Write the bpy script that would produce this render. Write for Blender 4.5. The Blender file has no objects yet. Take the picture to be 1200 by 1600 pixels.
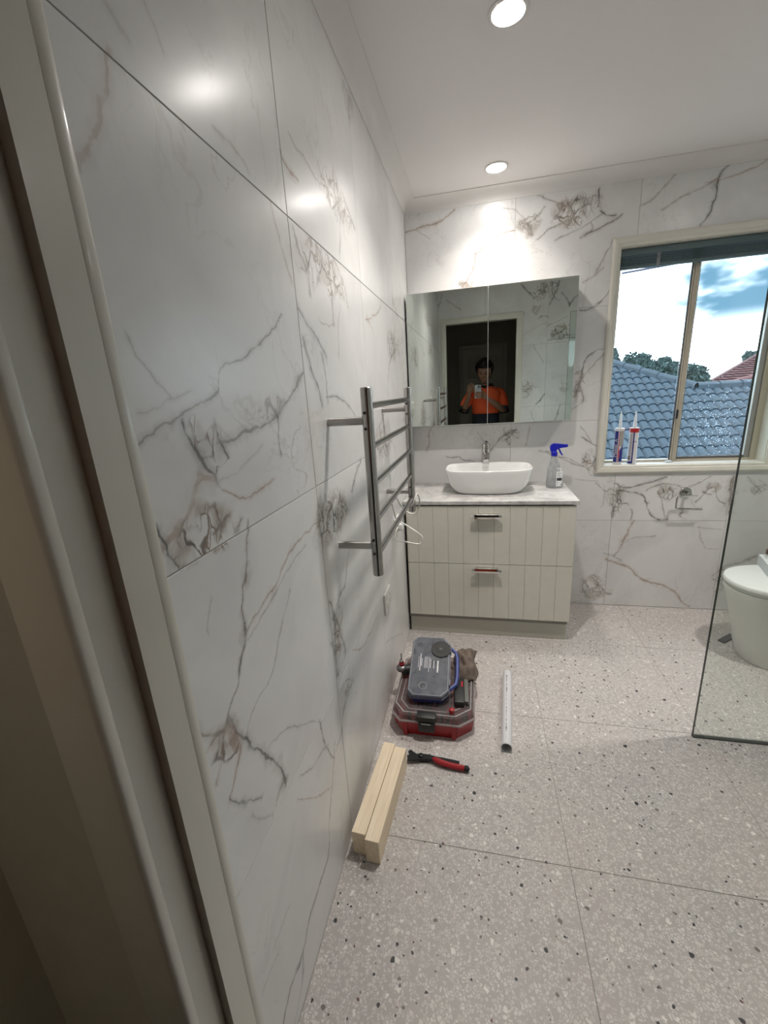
import bpy, bmesh, math, random
from mathutils import Vector, Matrix, noise as mnoise
from math import pi, sin, cos, radians

SC = bpy.context.scene
COL = SC.collection

# ------------------------------------------------------------------ camera
cd = bpy.data.cameras.new('camera')
cam = bpy.data.objects.new('camera', cd)
COL.objects.link(cam)
cam.location = (0.4051, 0.0, 1.389)
cam.rotation_euler = (radians(74.2342), radians(3.4118), radians(12.2107))
cd.sensor_fit = 'HORIZONTAL'
cd.sensor_width = 36.0
cd.lens = 19.652
cd.clip_start = 0.02
cd.clip_end = 400
SC.camera = cam

# ------------------------------------------------------------------ exposure
SC.view_settings.view_transform = 'Standard'
SC.view_settings.look = 'None'
SC.view_settings.gamma = 1.0
SC.view_settings.use_curve_mapping = False
SC.view_settings.exposure = 0.32

LAMP_POWER = 5.6
LAMP_COLOR = (1.0, 0.945, 0.885)
SKY_STRENGTH = 4.2
CLOUD_SHIFT = (0.0, 0.0, 0.0)
CLOUD_CUT = 0.56

# ------------------------------------------------------------------ node helper
class NT:
    def __init__(s, tree):
        s.t = tree; s.n = tree.nodes; s.l = tree.links
    def new(s, kind, **kw):
        nd = s.n.new(kind)
        for k, v in kw.items(): setattr(nd, k, v)
        return nd
    def put(s, sock, v):
        if v is None: return
        if isinstance(v, bpy.types.NodeSocket): s.l.new(v, sock)
        else:
            if hasattr(sock.default_value, '__len__') and hasattr(v, '__len__') and len(sock.default_value) == 4 and len(v) == 3: v = (*v, 1)
            sock.default_value = v
    def math(s, op, a, b=None, c=None, clamp=False):
        nd = s.new('ShaderNodeMath', operation=op, use_clamp=clamp)
        s.put(nd.inputs[0], a); s.put(nd.inputs[1], b); s.put(nd.inputs[2], c)
        return nd.outputs[0]
    def vmath(s, op, a, b=None, scale=None):
        nd = s.new('ShaderNodeVectorMath', operation=op)
        s.put(nd.inputs[0], a); s.put(nd.inputs[1], b)
        if scale is not None: s.put(nd.inputs['Scale'], scale)
        return nd.outputs['Value'] if op in ('LENGTH', 'DISTANCE', 'DOT_PRODUCT') else nd.outputs['Vector']
    def ramp(s, v, a, b, c=0.0, d=1.0, smooth=False):
        nd = s.new('ShaderNodeMapRange', clamp=True)
        nd.interpolation_type = 'SMOOTHSTEP' if smooth else 'LINEAR'
        s.put(nd.inputs[0], v); s.put(nd.inputs[1], a); s.put(nd.inputs[2], b); s.put(nd.inputs[3], c); s.put(nd.inputs[4], d)
        return nd.outputs[0]
    def mix(s, f, a, b):
        nd = s.new('ShaderNodeMix', data_type='RGBA')
        s.put(nd.inputs[0], f); s.put(nd.inputs[6], a); s.put(nd.inputs[7], b)
        return nd.outputs[2]
    def noise(s, vec, scale, detail=2.0, rough=0.5, dist=0.0, color=False):
        nd = s.new('ShaderNodeTexNoise')
        s.put(nd.inputs['Vector'], vec); nd.inputs['Scale'].default_value = scale
        nd.inputs['Detail'].default_value = detail; nd.inputs['Roughness'].default_value = rough
        nd.inputs['Distortion'].default_value = dist
        return nd.outputs['Color' if color else 0]
    def voro(s, vec, scale, feature='F1', rand=1.0):
        nd = s.new('ShaderNodeTexVoronoi', feature=feature)
        s.put(nd.inputs['Vector'], vec); nd.inputs['Scale'].default_value = scale
        nd.inputs['Randomness'].default_value = rand
        return nd
    def sep(s, v):
        nd = s.new('ShaderNodeSeparateXYZ'); s.put(nd.inputs[0], v); return nd.outputs
    def comb(s, x, y, z):
        nd = s.new('ShaderNodeCombineXYZ'); s.put(nd.inputs[0], x); s.put(nd.inputs[1], y); s.put(nd.inputs[2], z); return nd.outputs[0]
    def pos(s): return s.new('ShaderNodeNewGeometry').outputs['Position']
    def obj(s): return s.new('ShaderNodeTexCoord').outputs['Object']
    def bump(s, h, strength=0.3, dist=0.002):
        nd = s.new('ShaderNodeBump'); nd.inputs['Strength'].default_value = strength; nd.inputs['Distance'].default_value = dist
        s.put(nd.inputs['Height'], h); return nd.outputs[0]

def material(name):
    m = bpy.data.materials.new(name); m.use_nodes = True
    t = m.node_tree; t.nodes.clear()
    N = NT(t)
    out = N.new('ShaderNodeOutputMaterial'); b = N.new('ShaderNodeBsdfPrincipled')
    N.l.new(b.outputs[0], out.inputs[0])
    return m, N, b, out

def simple(name, col, rough=0.5, metal=0.0, spec=0.5, var=0.0, scale=20, bump=0.0, bscale=80, coat=0.0, emit=None, estr=0, sheen=0):
    m, N, b, o = material(name)
    b.inputs['Roughness'].default_value = rough
    b.inputs['Metallic'].default_value = metal
    b.inputs['Specular IOR Level'].default_value = spec
    b.inputs['Coat Weight'].default_value = coat
    b.inputs['Coat Roughness'].default_value = 0.08
    if sheen: b.inputs['Sheen Weight'].default_value = sheen
    p = N.obj()
    n = N.noise(p, scale, 3)
    f = N.ramp(n, 0.3, 0.7, 1 - var, 1 + var)
    nd = N.vmath('SCALE', col, scale=f)
    N.put(b.inputs['Base Color'], nd)
    if bump: N.put(b.inputs['Normal'], N.bump(N.noise(p, bscale, 3), bump, 0.001))
    if emit:
        b.inputs['Emission Color'].default_value = (*emit, 1); b.inputs['Emission Strength'].default_value = estr
    return m

def sheet_glass(name, tint, refl_rough=0.0, alpha=0.0, body=(0.6, 0.6, 0.6), ior=1.5):
    """thin sheet: straight-through tinted transparency + fresnel mirror, optional cloudy body"""
    m = bpy.data.materials.new(name); m.use_nodes = True
    t = m.node_tree; t.nodes.clear(); N = NT(t)
    out = N.new('ShaderNodeOutputMaterial')
    tr = N.new('ShaderNodeBsdfTransparent'); tr.inputs[0].default_value = (*tint, 1)
    gl = N.new('ShaderNodeBsdfGlossy'); gl.inputs['Roughness'].default_value = refl_rough
    fr = N.new('ShaderNodeFresnel')
    back = N.new('ShaderNodeNewGeometry').outputs['Backfacing']
    N.put(fr.inputs[0], N.ramp(back, 0, 1, ior, 1 / ior))     # same mirror strength on either face of the sheet
    base = tr.outputs[0]
    if alpha:
        df = N.new('ShaderNodeBsdfDiffuse'); df.inputs[0].default_value = (*body, 1)
        mx = N.new('ShaderNodeMixShader')
        N.put(mx.inputs[0], N.ramp(N.noise(N.obj(), 25, 3), 0.3, 0.7, alpha * 0.75, min(1, alpha * 1.25)))
        N.l.new(tr.outputs[0], mx.inputs[1]); N.l.new(df.outputs[0], mx.inputs[2]); base = mx.outputs[0]
    mx = N.new('ShaderNodeMixShader')
    N.l.new(fr.outputs[0], mx.inputs[0]); N.l.new(base, mx.inputs[1]); N.l.new(gl.outputs[0], mx.inputs[2])
    N.l.new(mx.outputs[0], out.inputs[0])
    return m

# ------------------------------------------------------------------ world: bright broken cloud
w = bpy.data.worlds.new('sky'); SC.world = w; w.use_nodes = True
N = NT(w.node_tree); w.node_tree.nodes.clear()
tc = N.new('ShaderNodeTexCoord').outputs['Generated']
sx, sy, sz = N.sep(tc)
flat = N.vmath('ADD', CLOUD_SHIFT, N.comb(N.math('DIVIDE', sx, N.math('ADD', N.math('ABSOLUTE', sz), 0.22)), N.math('DIVIDE', sy, N.math('ADD', N.math('ABSOLUTE', sz), 0.22)), 0.3))
cl = N.noise(flat, 0.9, 5, 0.55, 0.4)
cloud = N.ramp(cl, CLOUD_CUT, CLOUD_CUT - 0.15, 0, 1, True)
hz = N.ramp(sz, 0.04, 0.11, 1, 0, True)
cloud = N.math('MAXIMUM', cloud, hz)
skyc = N.mix(cloud, (0.045, 0.098, 0.142, 1), (1.15, 1.30, 1.42, 1))
low = N.ramp(sz, -0.05, 0.0, 0, 1)
skyc = N.mix(low, (0.25, 0.27, 0.28, 1), skyc)
bg = N.new('ShaderNodeBackground'); N.put(bg.inputs[0], skyc); bg.inputs[1].default_value = SKY_STRENGTH
wo = N.new('ShaderNodeOutputWorld'); N.l.new(bg.outputs[0], wo.inputs[0])

# ------------------------------------------------------------------ mesh helpers
def obj(name, bm, mat, parent=None, smooth=False, loc=None, shared=None):
    if shared is not None: me = shared
    else:
        me = bpy.data.meshes.new(name)
        bmesh.ops.recalc_face_normals(bm, faces=bm.faces)
        bm.to_mesh(me); bm.free()
        for mm in (mat if isinstance(mat, (list, tuple)) else [mat]): me.materials.append(mm)
        if smooth:
            for p in me.polygons: p.use_smooth = True
            if smooth != 'all':
                try: me.set_sharp_from_angle(angle=radians(35))
                except Exception: pass
    o = bpy.data.objects.new(name, me); COL.objects.link(o)
    if loc: o.location = loc
    if parent: o.parent = parent
    return o

def tag(o, label=None, cat=None, group=None, kind=None):
    if label: o['label'] = label
    if cat: o['category'] = cat
    if group: o['group'] = group
    if kind: o['kind'] = kind
    return o

def thing(name, label, cat, loc=(0, 0, 0), rot=(0, 0, 0), group=None, kind=None):
    o = bpy.data.objects.new(name, None); COL.objects.link(o)
    o.location = loc; o.rotation_euler = rot; o.empty_display_size = 0.05
    return tag(o, label, cat, group, kind)

def B(): return bmesh.new()

def box(bm, x0, x1, y0, y1, z0, z1, bev=0.0, seg=1, mi=0):
    if bev:
        t = bmesh.new(); box(t, x0, x1, y0, y1, z0, z1)
        bmesh.ops.bevel(t, geom=list(t.edges), offset=bev, segments=seg, affect='EDGES', profile=0.5)
        vm = {}
        for v in t.verts: vm[v] = bm.verts.new(v.co)
        for f in t.faces:
            nf = bm.faces.new([vm[v] for v in f.verts]); nf.material_index = mi
        t.free(); return bm
    v = [bm.verts.new((x, y, z)) for x in (x0, x1) for y in (y0, y1) for z in (z0, z1)]
    for f in ((0, 1, 3, 2), (4, 6, 7, 5), (0, 4, 5, 1), (2, 3, 7, 6), (0, 2, 6, 4), (1, 5, 7, 3)):
        nf = bm.faces.new([v[i] for i in f]); nf.material_index = mi
    return bm

def prism(bm, pts, z0, z1, inset_bottom=0.0, mi=0):
    """vertical prism over a polygon of (x, y); optionally narrower at the bottom"""
    cx = sum(p[0] for p in pts) / len(pts); cy = sum(p[1] for p in pts) / len(pts)
    def sh(p):
        d = Vector((p[0] - cx, p[1] - cy)); L = d.length
        return (cx + d.x * (1 - inset_bottom / L), cy + d.y * (1 - inset_bottom / L))
    a = [bm.verts.new((*sh(p), z0)) for p in pts]; b = [bm.verts.new((*p, z1)) for p in pts]
    n = len(pts)
    bm.faces.new(a[::-1]).material_index = mi; bm.faces.new(b).material_index = mi
    for i in range(n): bm.faces.new((a[i], a[(i + 1) % n], b[(i + 1) % n], b[i])).material_index = mi
    return bm

def extrude_x(bm, prof, x0, x1, cap=True):
    a = [bm.verts.new((x0, p[0], p[1])) for p in prof]; b = [bm.verts.new((x1, p[0], p[1])) for p in prof]
    n = len(prof)
    for i in range(n): bm.faces.new((a[i], a[(i + 1) % n], b[(i + 1) % n], b[i]))
    if cap: bm.faces.new(a[::-1]); bm.faces.new(b)
    return bm

def loft(bm, rings, close=True, cap0=False, cap1=False, mi=0):
    vs = [[bm.verts.new(p) for p in r] for r in rings]
    n = len(rings[0])
    for i in range(len(vs) - 1):
        for j in range(n if close else n - 1):
            k = (j + 1) % n
            f = bm.faces.new((vs[i][j], vs[i][k], vs[i + 1][k], vs[i + 1][j])); f.material_index = mi
    if cap0: bm.faces.new(vs[0][::-1]).material_index = mi
    if cap1: bm.faces.new(vs[-1]).material_index = mi
    return vs

def lathe(bm, prof, seg=24, at=(0, 0, 0), axis='z', mi=0):
    """prof = [(r, h)...]; r 0 at an end closes it with a cap"""
    rings = []
    for r, h in prof:
        r = max(r, 1e-5); ring = []
        for i in range(seg):
            a = 2 * pi * i / seg; c, s = r * cos(a), r * sin(a)
            p = {'z': (c, s, h), 'y': (c, h, s), 'x': (h, c, s)}[axis]
            ring.append((p[0] + at[0], p[1] + at[1], p[2] + at[2]))
        rings.append(ring)
    loft(bm, rings, True, True, True, mi)
    return bm

def tube(bm, pts, r, seg=10, closed=False, mi=0, cap=True):
    """sweep a circle along points; r a number or one per point"""
    pts = [Vector(p) for p in pts]; n = len(pts)
    rad = r if isinstance(r, (list, tuple)) else [r] * n
    rings = []; up = None
    for i in range(n):
        if closed: t = pts[(i + 1) % n] - pts[i - 1]
        else: t = pts[min(i + 1, n - 1)] - pts[max(i - 1, 0)]
        t.normalize()
        if up is None:
            up = Vector((0, 0, 1)) if abs(t.z) < 0.9 else Vector((1, 0, 0))
        s = t.cross(up); s.normalize(); up = s.cross(t); up.normalize()
        rings.append([tuple(pts[i] + rad[i] * (cos(2 * pi * k / seg) * s + sin(2 * pi * k / seg) * up)) for k in range(seg)])
    if closed:
        vs = [[bm.verts.new(p) for p in q] for q in rings]
        for i in range(n):
            for j in range(seg):
                k = (j + 1) % seg
                bm.faces.new((vs[i][j], vs[i][k], vs[(i + 1) % n][k], vs[(i + 1) % n][j])).material_index = mi
    else: loft(bm, rings, True, cap, cap, mi)
    return bm

def smooth_path(pts, n=8):
    """Catmull-Rom through the points"""
    P = [Vector(p) for p in pts]; out = []
    for i in range(len(P) - 1):
        a = P[max(i - 1, 0)]; b = P[i]; c = P[i + 1]; d = P[min(i + 2, len(P) - 1)]
        for k in range(n):
            t = k / n
            out.append(0.5 * ((2 * b) + (c - a) * t + (2 * a - 5 * b + 4 * c - d) * t * t + (3 * b - a - 3 * c + d) * t ** 3))
    out.append(P[-1]); return out

def superellipse(a, b, n, z, cx=0, cy=0, seg=64):
    r = []
    for i in range(seg):
        t = 2 * pi * i / seg; c, s = cos(t), sin(t)
        r.append((cx + a * math.copysign(abs(c) ** (2 / n), c), cy + b * math.copysign(abs(s) ** (2 / n), s), z))
    return r

def icos(bm, c, r, sub=1, sc=(1, 1, 1)):
    g = bmesh.ops.create_icosphere(bm, subdivisions=sub, radius=r)
    for v in g['verts']: v.co = Vector((v.co.x * sc[0], v.co.y * sc[1], v.co.z * sc[2])) + Vector(c)
    return g['verts']

# ------------------------------------------------------------------ veins of the stone, in metres on each wall: (axis, width, tone, strength, points)
VEINS_LEFT = [('H', 0.006, 0.45, 0.7, [(0.442, 1.347), (0.472, 1.357), (0.522, 1.373), (0.576, 1.392), (0.622, 1.409), (0.637, 1.436), (0.691, 1.459), (0.762, 1.487), (0.837, 1.523), (0.896, 1.561)]), ('V', 0.01, 0.15, 0.9, [(0.583, 1.273), (0.567, 1.293), (0.555, 1.319), (0.535, 1.338), (0.525, 1.361)]), ('V', 0.007, 0.1, 0.9, [(0.582, 1.282), (0.59, 1.297), (0.621, 1.301), (0.608, 1.337), (0.604, 1.359)]), ('H', 0.012, 0.4, 0.75, [(0.607, 1.333), (0.637, 1.33), (0.691, 1.338), (0.752, 1.342), (0.799, 1.351), (0.887, 1.394), (0.977, 1.446)]), ('H', 0.018, 0.7, 0.6, [(0.438, 1.215), (0.469, 1.226), (0.495, 1.237), (0.517, 1.251), (0.544, 1.281), (0.576, 1.274)]), ('H', 0.006, 0.75, 0.8, [(0.583, 1.273), (0.606, 1.25), (0.65, 1.225), (0.708, 1.226), (0.766, 1.234)]), ('V', 0.004, 0.1, 0.8, [(0.817, 1.286), (0.815, 1.315), (0.822, 1.347), (0.814, 1.363)]), ('V', 0.004, 0.5, 0.55, [(0.879, 1.185), (0.935, 1.212), (0.891, 1.227), (0.864, 1.262), (0.891, 1.306), (0.927, 1.327)]), ('V', 0.005, 0.3, 0.5, [(0.509, 1.401), (0.491, 1.425), (0.474, 1.444), (0.465, 1.452), (0.46, 1.47)]), ('H', 0.006, 0.3, 0.35, [(0.451, 1.381), (0.48, 1.385), (0.513, 1.398), (0.555, 1.408)]), ('H', 0.008, 0.25, 0.8, [(0.553, 1.194), (0.602, 1.205), (0.61, 1.179), (0.63, 1.189)]), ('V', 0.008, 0.0, 0.9, [(0.466, 1.175), (0.447, 1.204), (0.439, 1.236)]), ('H', 0.005, 0.4, 0.3, [(0.59, 1.271), (0.656, 1.277), (0.742, 1.307)]), ('V', 0.006, 0.35, 0.95, [(0.496, 0.883), (0.511, 0.895), (0.539, 0.917), (0.559, 0.953), (0.582, 0.977), (0.588, 1.013), (0.599, 1.045), (0.607, 1.063), (0.625, 1.098), (0.629, 1.137), (0.651, 1.173)]), ('V', 0.009, 0.05, 0.8, [(0.548, 0.938), (0.565, 0.96), (0.585, 0.975), (0.591, 1.011)]), ('H', 0.005, 0.6, 0.75, [(0.593, 0.993), (0.706, 1.027), (0.823, 1.069), (0.997, 1.078)]), ('H', 0.004, 0.4, 0.6, [(0.596, 0.974), (0.651, 0.992), (0.785, 1.034), (0.879, 1.048)]), ('V', 0.004, 0.2, 0.6, [(0.546, 0.791), (0.542, 0.813), (0.592, 0.844), (0.655, 0.865), (0.71, 0.921), (0.775, 0.979)]), ('V', 0.012, 0.05, 0.9, [(0.643, 0.591), (0.63, 0.643), (0.59, 0.721), (0.554, 0.783), (0.529, 0.832), (0.506, 0.877)]), ('H', 0.007, 0.3, 0.6, [(0.601, 0.587), (0.619, 0.603), (0.651, 0.597)]), ('V', 0.022, 0.85, 0.8, [(0.516, 0.82), (0.492, 0.872), (0.459, 0.877)]), ('V', 0.008, 0.9, 0.8, [(0.467, 0.754), (0.493, 0.772), (0.508, 0.792), (0.523, 0.813)]), ('V', 0.005, 0.2, 0.7, [(0.551, 0.664), (0.542, 0.668), (0.503, 0.709), (0.467, 0.754)]), ('V', 0.005, 0.6, 0.7, [(0.447, 0.811), (0.464, 0.828), (0.478, 0.852)]), ('H', 0.01, 0.4, 0.7, [(0.441, 0.915), (0.462, 0.887), (0.488, 0.871)]), ('H', 0.007, 0.05, 0.85, [(0.49, 0.107), (0.541, 0.133), (0.601, 0.121), (0.655, 0.154), (0.714, 0.158), (0.792, 0.166), (0.826, 0.245), (0.87, 0.315), (0.897, 0.366), (0.919, 0.425)]), ('V', 0.005, 0.1, 0.6, [(0.526, 0.027), (0.578, 0.068), (0.605, 0.123)]), ('H', 0.004, 0.4, 0.55, [(0.615, 0.724), (0.674, 0.702), (0.738, 0.659), (0.828, 0.594)]), ('V', 0.006, 0.2, 0.8, [(0.908, 0.387), (0.866, 0.467), (0.844, 0.58)]), ('H', 0.005, 0.4, 0.6, [(0.706, 0.545), (0.765, 0.507), (0.877, 0.466)]), ('H', 0.004, 0.6, 0.6, [(0.678, 0.506), (0.773, 0.399), (0.863, 0.333)]), ('H', 0.003, 0.2, 0.4, [(0.456, 0.29), (0.49, 0.288), (0.525, 0.274)]), ('H', 0.004, 0.2, 0.35, [(0.509, 0.311), (0.538, 0.319), (0.579, 0.318)]), ('V', 0.004, 0.2, 0.3, [(0.492, 1.055), (0.502, 1.078), (0.514, 1.096)]), ('V', 0.005, 0.3, 0.4, [(0.576, 0.587), (0.548, 0.615), (0.518, 0.659)]), ('V', 0.008, 0.85, 0.35, [(0.622, 1.84), (0.61, 1.858), (0.6, 1.875)]), ('V', 0.01, 0.9, 0.5, [(0.439, 1.634), (0.452, 1.65), (0.475, 1.677), (0.496, 1.715), (0.52, 1.77)]), ('H', 0.007, 0.4, 0.25, [(0.528, 1.827), (0.541, 1.819), (0.557, 1.812)]), ('H', 0.007, 0.4, 0.45, [(0.728, 1.803), (0.791, 1.802), (0.828, 1.786)]), ('V', 0.006, 0.6, 0.4, [(0.976, 1.648), (0.94, 1.687), (0.924, 1.733), (0.907, 1.771)]), ('H', 0.009, 0.6, 0.8, [(0.99, 1.887), (1.023, 1.871), (1.073, 1.871)]), ('H', 0.006, 0.3, 0.6, [(1.045, 1.949), (1.128, 1.933), (1.231, 1.929), (1.361, 1.942)]), ('H', 0.007, 0.5, 0.7, [(1.44, 1.986), (1.561, 1.927)]), ('V', 0.006, 0.3, 0.6, [(1.36, 1.789), (1.378, 1.835), (1.386, 1.883), (1.441, 1.921)]), ('H', 0.005, 0.3, 0.5, [(1.327, 1.962), (1.389, 1.938), (1.429, 1.911)]), ('V', 0.006, 0.5, 0.5, [(0.972, 1.645), (0.955, 1.673), (0.936, 1.704), (0.918, 1.734)]), ('V', 0.009, 0.2, 0.7, [(1.077, 1.636), (1.074, 1.669), (1.055, 1.706), (1.028, 1.73), (1.014, 1.757)]), ('V', 0.006, 0.4, 0.7, [(1.108, 1.655), (1.107, 1.698), (1.094, 1.741)]), ('V', 0.007, 0.3, 0.75, [(1.244, 1.583), (1.248, 1.654), (1.251, 1.723), (1.24, 1.767)]), ('H', 0.006, 0.5, 0.7, [(1.257, 1.772), (1.337, 1.752), (1.381, 1.71), (1.399, 1.664)]), ('H', 0.011, 0.1, 0.65, [(0.994, 1.592), (1.032, 1.564), (1.076, 1.544), (1.117, 1.52), (1.154, 1.494)]), ('H', 0.004, 0.3, 0.6, [(1.129, 1.587), (1.155, 1.576), (1.244, 1.583)]), ('V', 0.009, 0.1, 0.75, [(1.089, 1.369), (1.067, 1.418), (1.039, 1.46), (1.018, 1.494), (1.004, 1.527)]), ('V', 0.008, 0.15, 0.65, [(1.137, 1.378), (1.134, 1.448), (1.118, 1.496)]), ('V', 0.005, 0.5, 0.6, [(1.267, 1.507), (1.287, 1.578), (1.325, 1.647)]), ('H', 0.006, 0.1, 0.75, [(1.132, 1.388), (1.233, 1.389), (1.304, 1.367), (1.389, 1.321)]), ('H', 0.008, 0.7, 0.6, [(1.624, 1.654), (1.865, 1.721), (1.936, 1.777)]), ('H', 0.005, 0.7, 0.5, [(1.64, 1.659), (1.709, 1.642), (1.738, 1.61)]), ('H', 0.006, 0.2, 0.8, [(1.959, 1.38), (2.028, 1.517), (2.194, 1.593)]), ('V', 0.008, 0.4, 0.7, [(2.282, 1.623), (2.421, 1.703), (2.294, 1.761), (2.207, 1.817)]), ('H', 0.007, 0.6, 0.7, [(1.706, 1.223), (1.775, 1.272), (1.863, 1.307)]), ('V', 0.007, 0.5, 0.6, [(1.972, 0.981), (2.07, 1.059), (1.912, 1.183)]), ('H', 0.01, 0.1, 0.8, [(1.288, 1.086), (1.347, 1.132), (1.419, 1.166)]), ('H', 0.006, 0.1, 0.8, [(1.036, 0.773), (1.076, 0.813), (1.143, 0.828), (1.17, 0.866), (1.221, 0.917)]), ('V', 0.01, 0.1, 0.85, [(0.997, 0.603), (1.006, 0.668), (1.014, 0.731), (1.012, 0.787), (0.999, 0.837)]), ('V', 0.01, 0.15, 0.8, [(1.007, 0.603), (1.076, 0.613), (1.056, 0.706), (1.02, 0.782)]), ('H', 0.005, 0.6, 0.7, [(1.154, 0.579), (1.36, 0.508), (1.504, 0.516)]), ('H', 0.007, 0.2, 0.6, [(0.929, 0.398), (0.993, 0.412), (1.002, 0.443), (1.139, 0.481), (1.146, 0.417)]), ('H', 0.007, 0.3, 0.6, [(1.002, 0.481), (1.016, 0.53), (1.118, 0.496)]), ('H', 0.005, 0.5, 0.5, [(1.612, 0.308), (1.789, 0.228), (2.0, 0.108)]), ('H', 0.006, 0.5, 0.5, [(1.645, 0.426), (1.68, 0.469), (1.77, 0.531)])]
BLOBS_LEFT = [(0.58, 1.337, 0.054, 0.029, 0.25, 1.0), (0.527, 1.201, 0.087, 0.034, 0.55, 1.0), (0.507, 0.847, 0.041, 0.027, 0.5, 0.9), (1.361, 1.942, 0.17, 0.053, 0.35, 0.7), (1.194, 1.711, 0.183, 0.056, 0.35, 0.8), (1.087, 1.059, 0.136, 0.074, 0.45, 1.0), (1.038, 0.723, 0.047, 0.073, 0.35, 0.9), (0.781, 1.372, 0.08, 0.021, 0.2, 0.5), (1.084, 0.493, 0.052, 0.024, 0.2, 0.6), (2.14, 1.61, 0.151, 0.065, 0.4, 0.7), (1.815, 1.186, 0.182, 0.092, 0.45, 0.6), (1.591, 2.279, 0.066, 0.059, 0.4, 0.4)]
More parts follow.
